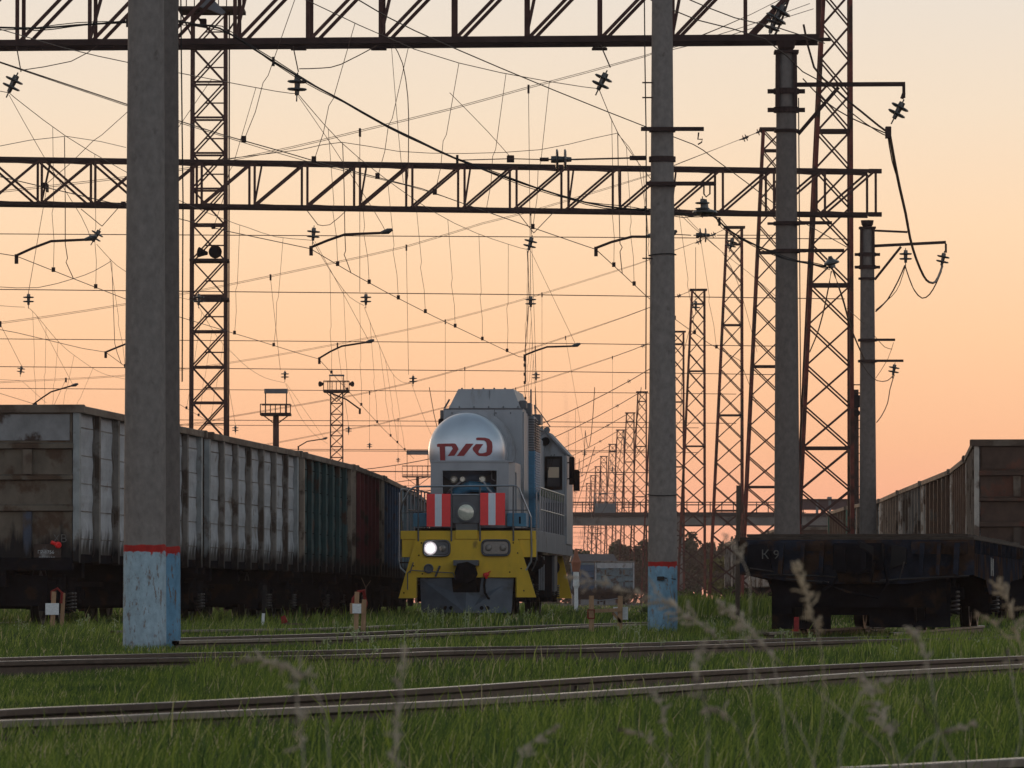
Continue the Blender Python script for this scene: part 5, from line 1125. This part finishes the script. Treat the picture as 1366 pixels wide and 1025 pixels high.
put('post', MB().lathe([(0, .07), (.9, .07), (1.0, .12), (1.5, .10)], (0, 0, 0), (0, 0, 1), 10), M['card'], t); put('top', MB().lathe([(1.51, .13), (1.85, .18), (2.1, .08), (2.35, .05)], (0, 0, 0), (0, 0, 1), 10), M['orange'], t)
t = thing('wooden_post', 'tall weathered wooden post leaning beside the flat wagon', 'post', (Xp(982, 150), 150, -.15))
put('post', MB().bar((.03, 0, 0), (.06, 0, zat(648, 150)+.15), .11, .11).bar((.0, -.06, 0), (.0, -.06, 1.2), .05, .1), M['wood_old'], t)

# ------------------------------------------------------------ shunting stakes and small trackside things
def stake(px, d, ybase, label, hts, card=None):
    p = W(px, ybase, d); z = float(gz(p.x, d)); zz = min(z, p.z)-.05
    t = thing('wooden_stake', label, 'stake', (p.x, d, zz), 0, 'wooden stakes with white cards'); return t
k = 60/FPX
t = stake(72, 92, 832, 'pair of short stakes with white card before the leftmost wagon', 0)
m92 = 92/FPX
put('post', MB().bar((-.03, 0, 0), (.0, -.02, .68), .07, .04), M['wood'], t); put('post', MB().bar((.10, .2, 0), (.13, .2, .66), .06, .04), M['wood'], t)
put('card', MB().cbox(-.13, .08, -.055, -.045, .32, .50, .003), M['card'], t); put('rusty_hook', MB().tube([(-.04, .1, .55), (-.04, .08, .68), (.05, .05, .73), (.12, .08, .66), (.1, .1, .5)], .022, 6), M['red_paint'], t)
t = stake(480, 84, 842, 'pair of short stakes with white card before the maroon wagon', 0)
put('post', MB().bar((-.06, 0, -.05), (-.04, 0, .66), .065, .045), M['wood'], t); put('post', MB().bar((.04, .06, -.05), (.06, .08, .55), .065, .04), M['wood'], t)
put('card_board', MB().cbox(-.14, .05, -.035, -.024, .35, .50, .003), M['wood'], t); put('card', MB().cbox(-.105, .02, -.045, -.037, .355, .49, .003), M['card'], t)
put('red_hook', MB().tube([(-.10, .12, .42), (-.09, .1, .56), (-.02, .08, .66), (.05, .1, .68), (.08, .12, .5), (.06, .12, .42)], .03, 6), M['red_paint'], t)
put('twig', MB().tube([(.08, .15, .0), (.08, .15, .72), (.02, .15, .86)], .007, 5).tube([(.08, .15, .72), (.15, .15, .82)], .005, 5), M['wood_old'], t)
t = thing('brake_shoe_rack', 'low wooden rack with crossbar and white card left of the blue based pole', 'rack', (W(808, 852, 84).x, 84, float(gz(1.3, 84))-.02), 0)
s_ = 84/FPX; hx = 19*s_
put('post', MB().bar((-hx, 0, -.05), (-hx-.0, 0, .60), .07, .06), M['wood'], t); put('post', MB().bar((hx, .25, -.05), (hx+.01, .25, .60), .07, .06), M['wood'], t)
put('crossbar', MB().bar((-hx-.02, .03, .38), (hx+.02, .22, .40), .045, .05), M['wood'], t)
put('brace', MB().bar((hx-.1, .24, .36), (hx+.02, .24, .22), .04), M['wood'], t)
put('sagging_wire', MB().tube([(-hx, 0, .55), (-.1, .1, .53), (.1, .15, .55), (hx, .25, .57)], .006, 5), M['chrome'], t)
put('card', MB().cbox(hx-.09, hx+.12, .31, .32, .26, .44, .003), M['card'], t); put('red_shackle', MB().tube([(-hx-.05, -.06, .28), (-hx-.05, -.06, .40), (-hx+.04, -.06, .40), (-hx+.04, -.06, .28), (-hx-.05, -.06, .28)], .012, 6), M['red_paint'], t)
t = thing('iron_post', 'thin rusty iron post with pale lower half before the left wagons', 'post', (W(350, 835, 95).x, 95, -.12))
put('post', MB().bar((0, 0, 0), (.02, 0, .36), .045), M['card'], t); put('rusty_top', MB().bar((.02, -.001, .30), (.035, 0, .75), .06, .05).bar((-.02, 0, .62), (.08, 0, .66), .04), P_['rust'], t); put('foot', MB().box(-.06, .07, -.05, .05, .06, .10), M['grey_box'], t)
t = thing('brake_shoe', 'small red shoe lying in the grass left of the maroon wagon', 'brake shoe', (W(380, 836, 92).x, 92, -.03)); put('sole', MB().bar((-.02, 0, .06), (.3, 0, .04), .03), M['wood_old'], t); put('heel', MB().prism([(-.05, .05), (-.06, .16), (.0, .19), (.05, .08)], -.04, .04), M['red_paint'], t)

# ------------------------------------------------------------ trees beyond the bridge
def leaf_cloud(n, blobs, size, seed=0):
    r = np.random.default_rng(seed); V = []; 
    w = np.array([b[3]*b[4]*b[5] for b in blobs]); idx = r.choice(len(blobs), n, p=w/w.sum()); B = np.array([b[:6] for b in blobs])[idx]
    u = r.normal(size=(n, 3)); u /= np.linalg.norm(u, axis=1)[:, None]; u *= (r.random(n)**.45)[:, None]
    c = B[:, :3]+u*B[:, 3:6]
    a = r.normal(size=(n, 3)); a /= np.linalg.norm(a, axis=1)[:, None]; b = np.cross(a, r.normal(size=(n, 3))); b /= np.linalg.norm(b, axis=1)[:, None]
    s = (size*(.5+r.random(n)))[:, None]
    v = np.stack([c-a*s, c+b*s*.55, c+a*s, c-b*s*.55], 1).reshape(-1, 3)
    return v
def quads_mesh(name, v):
    me = bpy.data.meshes.new(name); n = len(v)//4; me.vertices.add(len(v)); me.vertices.foreach_set('co', v.astype('f').ravel()); me.loops.add(4*n); me.loops.foreach_set('vertex_index', np.arange(4*n, dtype='i'))
    me.polygons.add(n); me.polygons.foreach_set('loop_start', np.arange(0, 4*n, 4, dtype='i')); me.materials.append(None); me.update(calc_edges=True); return me
for nm, c in (('leaf_dark', (.045, .055, .022)), ('leaf_yellow', (.15, .13, .03)), ('leaf_brown', (.08, .055, .035))): M[nm] = mat(nm.replace('_', ' '), c, .8, 0, .5, .8)
trees = [(700, 600, 6.6, 3.2, 'leaf_dark'), (735, 640, 7.2, 3, 'leaf_brown'), (768, 600, 6.2, 1.8, 'leaf_dark'), (785, 640, 6.4, 1.6, 'leaf_dark'), (797, 575, 4.6, 1.6, 'leaf_yellow'), (815, 620, 7.0, 2.1, 'leaf_dark'), (838, 590, 6.5, 2.0, 'leaf_brown'), (860, 640, 7.6, 2.2, 'leaf_dark'),
         (888, 600, 6.6, 2, 'leaf_brown'), (912, 610, 7.2, 1.8, 'leaf_brown'), (934, 640, 7.9, 2.2, 'leaf_dark'), (957, 580, 6.6, 2.4, 'leaf_brown'), (968, 470, 4.2, 1.8, 'leaf_yellow'), (990, 640, 7.6, 2.0, 'leaf_brown'), (1016, 680, 6.6, 2.2, 'leaf_dark'), (1046, 660, 7.6, 1.5, 'leaf_dark'), (1085, 640, 8.2, 3.0, 'leaf_dark'), (1130, 660, 8.0, 3.0, 'leaf_brown'), (1190, 680, 7, 3.5, 'leaf_dark')]
desc = ['left of the locomotive', 'behind the locomotive', 'just right of the locomotive', 'second right of the locomotive', 'low and yellowish under the screen box', 'behind the distant grey wagon', 'right of the distant grey wagon', 'left of the right pole', 'hidden behind the right pole', 'right of the right pole', 'between the fifth and fourth masts', 'between fourth and third masts', 'yellow and low by the third mast', 'left of the weathered post', 'behind the weathered post', 'seen above the flat wagon left corner', 'behind the thick pole and green shed', 'behind the biggest mast', 'behind the far pole']
for i, (px, d, h, w_, lf) in enumerate(trees):
    x = Xp(px, d); t = thing('tree', 'distant hazy tree '+desc[i], 'tree', (x, d, -.1), 0, 'trees beyond the footbridge')
    r = np.random.default_rng(i); tm = MB().tube([(0, 0, 0), (.1, 0, h*.4), (.05, .1, h*.85)], [.16, .11, .03], 6)
    for k in range(5): a = r.random()*6.28; tm.tube([(.05, 0, h*(.25+.1*k)), (math.cos(a)*w_*.5, math.sin(a)*w_*.5, h*(.5+.09*k))], [.06, .02], 5)
    put('trunk', tm, M['bark'], t)
    bl = [(r.uniform(-.7, .7)*w_, r.uniform(-.6, .6)*w_, h*r.uniform(.25, .86), w_*r.uniform(.2, .42), w_*.4, h*r.uniform(.08, .16)) for _ in range(20)]
    put('crown', quads_mesh('crown', leaf_cloud(2600, bl, .22, i)), M[lf], t)
bl = [(x, 700+r.uniform(-20, 20), r.uniform(.8, 4.9), r.uniform(3, 7), 5, r.uniform(1.6, 3.2)) for x in np.linspace(-95, 95, 46) for r in (np.random.default_rng(int(x*10)+2000),)]
o = put('far_wood', quads_mesh('far_wood', leaf_cloud(42000, bl, .38, 99)), M['leaf_dark']); tag(o, 'low distant scrub and woods along the horizon', 'woodland', kind='stuff')
for i, (px, d, h, w_) in enumerate(((940, 300, 1.6, 2.2), (1000, 190, .7, 1.4), (130, 100, .35, .5), (925, 200, .5, 1.3))):
    x = Xp(px, d); t = thing('bush', ['yellow green bush behind the third lattice mast foot', 'low bush under the flat wagon left corner', 'small weed clump under the leftmost wagon', 'low weeds between the fourth and fifth mast feet'][i], 'bush', (x, d, -.15))
    r = np.random.default_rng(50+i); bl = [(r.uniform(-1, 1)*w_, r.uniform(-1, 1)*w_, h*r.uniform(.2, .7), w_*.4, w_*.4, h*.3) for _ in range(8)]
    put('foliage', quads_mesh('foliage', leaf_cloud(2500 if i != 2 else 900, bl, .07 if i != 2 else .03, i)), M['grassy'] if 'grassy' in M else mat('bush green', (.07, .10, .02), .8, 0, .4, 3), t); put('stem', MB().tube([(0, 0, 0), (0, 0, h*.6)], .03, 5), M['bark'], t)

# ------------------------------------------------------------ smoke
m = bpy.data.materials.new('thin smoke'); m.use_nodes = True; n = m.node_tree.nodes; n.remove(n['Principled BSDF']); v = n.new('ShaderNodeVolumePrincipled'); v.inputs['Density'].default_value = .16; v.inputs['Color'].default_value = (.8, .5, .42, 1); m.node_tree.links.new(v.outputs[0], n['Material Output'].inputs['Volume'])
dS = 620
import bmesh
o = put('smoke', MB().tube([W(753, 500, dS), W(755, 540, dS), W(757, 570, dS), W(758, 600, dS), W(757, 640, dS)], [.12, .28, .33, .35, .3], 10), m); bm = bmesh.new(); bm.from_mesh(o.data); bmesh.ops.recalc_face_normals(bm, faces=bm.faces[:]); bm.to_mesh(o.data); bm.free()
tag(o, 'faint reddish smoke wisp rising behind the locomotive cab', 'smoke', kind='stuff')

# ------------------------------------------------------------ grass
def rail_dist_mask(x, y):
    return None
def blades(n, x, y, h, w, lean, seed, tone):
    r = np.random.default_rng(seed); z = gz(x, y)
    a = r.random(n)*2*np.pi; la = r.normal(.25, .5, n); lx = lean*(np.cos(la))*r.random(n)*h; ly = lean*np.sin(a)*r.random(n)*h*.7
    ca, sa = np.cos(a*.0+r.normal(0, .6, n)), np.sin(r.normal(0, .6, n))
    wx, wy = ca*w/2, sa*w/2
    sgn = np.where(r.random(n) < .72, 1, -1); lx = lx*sgn
    v = np.empty((n, 5, 3), 'f')
    v[:, 0] = np.stack([x-wx, y-wy, z-.02], 1); v[:, 1] = np.stack([x+wx, y+wy, z-.02], 1)
    v[:, 2] = np.stack([x+wx*.8+lx*.35, y+wy*.8+ly*.35, z+h*.6], 1); v[:, 3] = np.stack([x-wx*.8+lx*.35, y-wy*.8+ly*.35, z+h*.6], 1)
    v[:, 4] = np.stack([x+lx, y+ly, z+h*(1-.15*np.abs(lx)/h)], 1)
    return v.reshape(-1, 3), np.repeat(tone, 5)
def grass_mesh(name, vs, tones):
    V = np.concatenate(vs); T = np.concatenate(tones); n = len(V)//5; me = bpy.data.meshes.new(name); me.vertices.add(len(V)); me.vertices.foreach_set('co', V.astype('f').ravel())
    b = np.arange(n, dtype='i')*5; li = np.stack([b, b+1, b+2, b+3, b+3, b+2, b+4], 1).ravel(); me.loops.add(7*n); me.loops.foreach_set('vertex_index', li)
    ls = np.stack([np.arange(n, dtype='i')*7, np.arange(n, dtype='i')*7+4], 1).ravel(); me.polygons.add(2*n); me.polygons.foreach_set('loop_start', ls)
    me.materials.append(None); me.update(calc_edges=True)
    at = me.attributes.new('tone', 'FLOAT', 'POINT'); at.data.foreach_set('value', T.astype('f')); return me
def gmat(name, stops):
    m = bpy.data.materials.new(name); m.use_nodes = True; t = m.node_tree; n = t.nodes; l = t.links; p = n['Principled BSDF']; p.inputs['Roughness'].default_value = .6
    a = n.new('ShaderNodeAttribute'); a.attribute_name = 'tone'; r = n.new('ShaderNodeValToRGB'); e = r.color_ramp.elements
    while len(e) < len(stops): e.new(.5)
    for i, (q, c) in enumerate(stops): e[i].position = q; e[i].color = (*c, 1)
    l.new(a.outputs['Fac'], r.inputs[0]); l.new(r.outputs[0], p.inputs['Base Color'])
    tr = n.new('ShaderNodeBsdfTranslucent'); l.new(r.outputs[0], tr.inputs[0]); mx_ = n.new('ShaderNodeMixShader'); mx_.inputs[0].default_value = .35; l.new(p.outputs[0], mx_.inputs[1]); l.new(tr.outputs[0], mx_.inputs[2]); l.new(mx_.outputs[0], n['Material Output'].inputs[0]); return m
M['grass'] = gmat('meadow grass', [(0, (.022, .048, .010)), (.3, (.06, .11, .012)), (.6, (.135, .195, .018)), (.88, (.25, .30, .04)), (1, (.45, .38, .20))])
# rail heads as polylines for keeping the rails clear
RL = []
for nm, h, fa, ne, lab in TR:
    for q in (fa, ne):
        P = smooth_line(rail_pts(q, h), .5); RL.append((nm, np.array([(p.x, p.y) for p in P])))
def near_rail(x, y, name, side=None):
    out = np.full(len(x), 1e9)
    for nm, P in RL:
        if nm != name: continue
        X_ = np.interp(y, P[:, 1], P[:, 0]); D = np.abs(x-X_)*.93; out = np.minimum(out, D)
    return out
def between(x, y, name):
    Ps = [P for nm, P in RL if nm == name]; d = [x-np.interp(y, P[:, 1], P[:, 0]) for P in Ps]
    return (d[0]*d[1] < 0) & (y > min(P[0, 1] for P in Ps)) & (y < max(P[-1, 1] for P in Ps))
vs, ts = [], []
def field(n, y0, y1, hm, wd, seed):
    r = np.random.default_rng(seed); y = y0+(y1-y0)*r.random(n)**.9; x = (r.random(n)*2-1)*(.105*y+1.0)
    nz = .8*np.sin(x*1.7+y*.9)*np.cos(y*.63-x*.8)+.6*np.sin(x*4.3-y*1.9)+.5*np.sin(y*3.1+x*2.2)+.7*np.sin(x*11.3+3*np.sin(y*1.7))*np.cos(y*7.1+2*np.sin(x*2.9))
    h = hm*(.45+.7*r.random(n))*(1+.24*nz); 
    h *= np.where(r.random(n) < .05, 1.7, 1)
    h = np.clip(h, .04, .42)
    bA, bB, bC = between(x, y, 'A'), between(x, y, 'B'), between(x, y, 'C')
    h = np.where(bA, h*.55, h); h = np.where(bB | bC, h*.75, h)
    h = np.where(near_rail(x, y, 'C') < 1.0, np.minimum(h, .09), h); h = np.where((near_rail(x, y, 'B') < 1.0), np.minimum(h, .11), h)
    # keep the exposed rail side in front of track B on the left
    nb = near_rail(x, y, 'B'); h = np.where((nb < 1.1) & (x < -1.2) & (y < 60) & ~bB, np.minimum(h, .065+.05*np.clip((x+4.0)/2.8+.5*r.normal(size=n), 0, 1)+.10*(r.random(n) < .15)), h)
    h = np.where((near_rail(x, y, 'A') < 1.0) & ~bA, np.minimum(h, np.where(x > -1.2, .13, .17)+.08*(r.random(n) < .08)), h)
    keep = ~(bA & (r.random(n) < .72)) & ~(bB & (r.random(n) < .45)) & (near_rail(x, y, 'A') > .04)
    x, y, h, nz = x[keep], y[keep], h[keep], nz[keep]; k = len(x)
    tone = np.clip(.40+.15*nz+.25*r.normal(size=k)+.12*(r.random(k) < .08), 0, .9); rr_ = np.minimum(near_rail(x, y, 'A'), near_rail(x, y, 'B')); tone = np.where(r.random(k) < .025+.14*(rr_ < .5)+.09*(np.sin(x*.9+y*.35)+np.sin(x*2.3-y*.8) > 1.1), 1.0, tone)
    v, t_ = blades(k, x, y, h, wd*(.6+.8*r.random(k)), .55, seed+1, tone); vs.append(v); ts.append(t_)
field(190000, 13, 46, .165, .0065, 1); field(115000, 44, 100, .145, .009, 3); field(40000, 95, 200, .22, .02, 5); field(14000, 180, 420, .3, .045, 7)
r = np.random.default_rng(77); k = 9000; y = r.uniform(150, 330, k); x = (r.uniform(880, 1045, k)-683)*y/FPX
hh = (.25+.4*r.random(k))*(1+.3*np.sin(x*2.1+y*.2)); v, t_ = blades(k, x, y, hh, .03*(.6+.8*r.random(k)), .4, 78, np.clip(.6+.2*r.normal(size=k), .1, .95)); vs.append(v); ts.append(t_)
k = 4200; y = r.uniform(62, 74, k); px_ = r.uniform(1040, 1430, k); x = (px_-683)*y/FPX
hh = .05+(.09+.16*r.random(k))*np.clip((px_-1040)/200, 0, 1); v, t_ = blades(k, x, y, hh, .012*(.6+.8*r.random(k)), .4, 79, np.clip(.62+.2*r.normal(size=k), .1, .95)); vs.append(v); ts.append(t_)
o = put('grass', grass_mesh('grass', vs, ts), M['grass']); tag(o, 'long green meadow grass covering the ground around the tracks', 'grass', kind='stuff')
# pale flowering weeds
r = np.random.default_rng(21); V = []; 
def weeds(n, xa, xb, ya, yb, dd, hh):
    for _ in range(n):
        d = r.uniform(*dd); x = Xp(r.uniform(xa, xb), d); z0 = float(gz(x, d)); h = r.uniform(*hh)
        for k in range(9): 
            c = np.array([x+r.normal(0, .03), d+r.normal(0, .03), z0+h*(1-.045*k)]); s = r.uniform(.005, .012)
            V.append(np.array([c+[-s, 0, -s*.6], c+[s*.6, 0, -s], c+[s, 0, s*.7], c+[-s*.5, 0, s]]))
        V.append(np.array([[x-.003, d, z0], [x+.003, d, z0], [x+.003, d, z0+h], [x-.003, d, z0+h]]))
weeds(34, 540, 740, 0, 0, (90, 118), (.2, .42)); weeds(9, 430, 560, 0, 0, (50, 62), (.18, .36)); weeds(20, 820, 1000, 0, 0, (60, 100), (.15, .35)); weeds(8, 20, 160, 0, 0, (70, 88), (.15, .32)); weeds(10, 980, 1366, 0, 0, (55, 72), (.15, .3))
o = put('flowering_weeds', quads_mesh('weeds', np.concatenate(V)), mat('pale weed flowers', (.30, .33, .17), .8, 0, .3, 30)); tag(o, 'pale flowering weeds scattered through the grass', 'weeds', kind='stuff')

# ------------------------------------------------------------ dry seed heads close to the camera
M['dry'] = mat('dry seed head', (.44, .35, .26), .8, 0, .35, 30, second=(.10, .07, .06), second_amt=.4)
M['dry_tan'] = mat('tan dry reed', (.42, .31, .20), .8, 0, .3, 30)
def seed_plant(pts, d, label, headlen, spread, m='dry', seed=0, dens=30):
    """stem traced from root to tip, the last headlen share of it carries the panicle"""
    r = np.random.default_rng(seed+300); P = smooth_line([W(x, y, d+.15*i) for i, (x, y) in enumerate(pts)], .02)
    root = P[0]; g = float(gz(root.x, root.y)); base = Vector((root.x, root.y, g))
    t = thing('dry_grass_stalk', label, 'grass stalk', base, 0, 'dry seed heads near the camera'); P = [p-base for p in P]
    k = len(P); put('stem', MB().tube([Vector((0, 0, 0))]+P, [.0008]*(k-int(k*headlen)+1)+[.0006]*int(k*headlen), 5), M[m], t)
    mb = MB(); i0 = int(k*(1-headlen))
    for j in range(dens):
        i = min(k-2, int(i0+(k-1-i0)*(j/dens)**.9)); p = P[i]; ax = (P[min(i+2, k-1)]-P[max(i-1, 0)]).normalized(); f = 1-(j/dens)
        dr = (ax*r.uniform(.6, 1.3)+Vector((r.normal(0, .35), r.normal(0, .4), r.normal(-.08, .3)))).normalized(); L_ = spread*1.15*(.45+.7*f)*r.uniform(.6, 1.2)
        q = p+dr*L_; mb.tube([p, p+dr*L_*.5+Vector((0, 0, .001)), q], .0005, 4)
        for s in range(4):
            c = p+dr*L_*(.3+.25*s); e = (dr+Vector((r.normal(0, .2), r.normal(0, .2), r.normal(-.1, .2)))).normalized(); ln = max(.0065, spread*r.uniform(.3, .55))
            mb.tube([c, c+e*ln*.35, c+e*ln*.7, c+e*ln], [.0003, .0019, .0015, .0003], 5)
    put('seed_head', mb, M[m], t)
SP = [([(440, 1060), (438, 1000), (432, 950), (410, 905), (370, 884), (322, 880)], 6.5, 'arching seed head over the rails at lower left centre', .42, .022, 'dry', 34),
      ([(404, 1060), (405, 1010), (400, 960), (392, 900)], 6.0, 'upright blurred seed head left of centre', .6, .013, 'dry', 26),
      ([(532, 1070), (530, 1000), (534, 930), (538, 860)], 5.5, 'tall upright blurred seed head before the near track at centre', .75, .012, 'dry', 34),
      ([(690, 1060), (690, 1030), (705, 995), (745, 968)], 7, 'short drooping seed head at the bottom centre', .5, .016, 'dry', 20),
      ([(884, 1060), (890, 1000), (884, 950), (872, 925)], 7.5, 'forked pale seed head under the right pole', .5, .016, 'dry', 18),
      ([(905, 1060), (893, 1020), (860, 982), (826, 972)], 7.5, 'short arching pale seed head at bottom right of centre', .45, .014, 'dry', 16),
      ([(1100, 1060), (1060, 960), (1000, 890), (940, 838), (880, 800), (760, 768)], 8, 'long seed head leaning left across the blue based pole', .48, .030, 'dry', 46),
      ([(1062, 1060), (1050, 1000), (1035, 900), (1020, 860), (985, 825), (960, 806)], 7.5, 'dense grey seed head right of the blue based pole', .45, .022, 'dry', 40),
      ([(940, 1060), (944, 960), (925, 890), (945, 850)], 5.5, 'dark blurred upright seed head beside the right pole base', .55, .010, 'dry', 22),
      ([(1075, 1060), (1098, 950), (1096, 870), (1083, 820), (1066, 750)], 7.5, 'tan reed head standing before the flat wagon', .32, .020, 'dry_tan', 34),
      ([(1010, 1060), (990, 985), (960, 946), (935, 950)], 7.5, 'small pale seed head near the lower right centre', .4, .014, 'dry', 16),
      ([(1215, 1060), (1190, 990), (1172, 950), (1150, 900)], 7.5, 'dense whitish seed head at lower right', .6, .022, 'dry', 44),
      ([(1235, 1060), (1250, 980), (1240, 900), (1222, 845), (1208, 838)], 6.0, 'blurred grey seed head before the near rails on the right', .45, .010, 'dry', 26),
      ([(1180, 1060), (1215, 1005), (1260, 975), (1305, 966)], 7.5, 'small forked seed head near the lower right corner', .4, .014, 'dry', 16),
      ([(1385, 1000), (1366, 880), (1350, 820), (1330, 772)], 8.5, 'pale reed head at the right edge before the flat wagon', .55, .026, 'dry_tan', 30),
      ([(1385, 930), (1350, 860), (1322, 830), (1300, 815)], 8.5, 'slim pale spikelets at the right edge below the reed head', .4, .014, 'dry_tan', 12),
      ([(1130, 1060), (1120, 1000), (1150, 925), (1190, 905)], 6.5, 'faint stalk between the lower right seed heads', .3, .012, 'dry', 12),
      ([(1330, 1060), (1362, 985), (1350, 905), (1345, 865)], 9, 'dark thin seed stalk near the right frame edge', .3, .008, 'dry', 10),
      ([(1010, 1000), (1000, 900), (1000, 780), (985, 740), (965, 712)], 8.5, 'pale curved seed head left of the flat wagon corner', .28, .016, 'dry', 18)]
for i, (pts, d, lab, hl, spd, mm, dens) in enumerate(SP): seed_plant(pts, d+1.3, lab, hl, spd, mm, i, dens)
for i, (a, b, d) in enumerate((((1220, 930), (1270, 1010), 8), ((985, 840), (1180, 1000), 9))):
    t = thing('dry_grass_stalk', ['thin dark bare stem slanting down at lower right', 'long thin bare stem slanting behind the dense seed heads'][i], 'grass stalk', (0, 0, 0), 0, 'dry seed heads near the camera'); put('stem', MB().tube([W(*a, d), W((a[0]+b[0])/2+6, (a[1]+b[1])/2, d), W(*b, d), W(b[0]+60, b[1]+90, d)], .0011, 5), M['dry'], t)

# ------------------------------------------------------------ haze
if True:
    m = bpy.data.materials.new('evening haze'); m.use_nodes = True; n = m.node_tree.nodes; n.remove(n['Principled BSDF']); v = n.new('ShaderNodeVolumePrincipled'); v.inputs['Density'].default_value = .00018; v.inputs['Color'].default_value = (.9, .72, .66, 1); v.inputs['Anisotropy'].default_value = .4
    m.node_tree.links.new(v.outputs[0], n['Material Output'].inputs['Volume'])
    o = put('haze', MB().box(-950, 950, -60, 985, -2.5, 24), m); tag(o, 'thin evening haze over the railway yard', 'haze', kind='stuff')
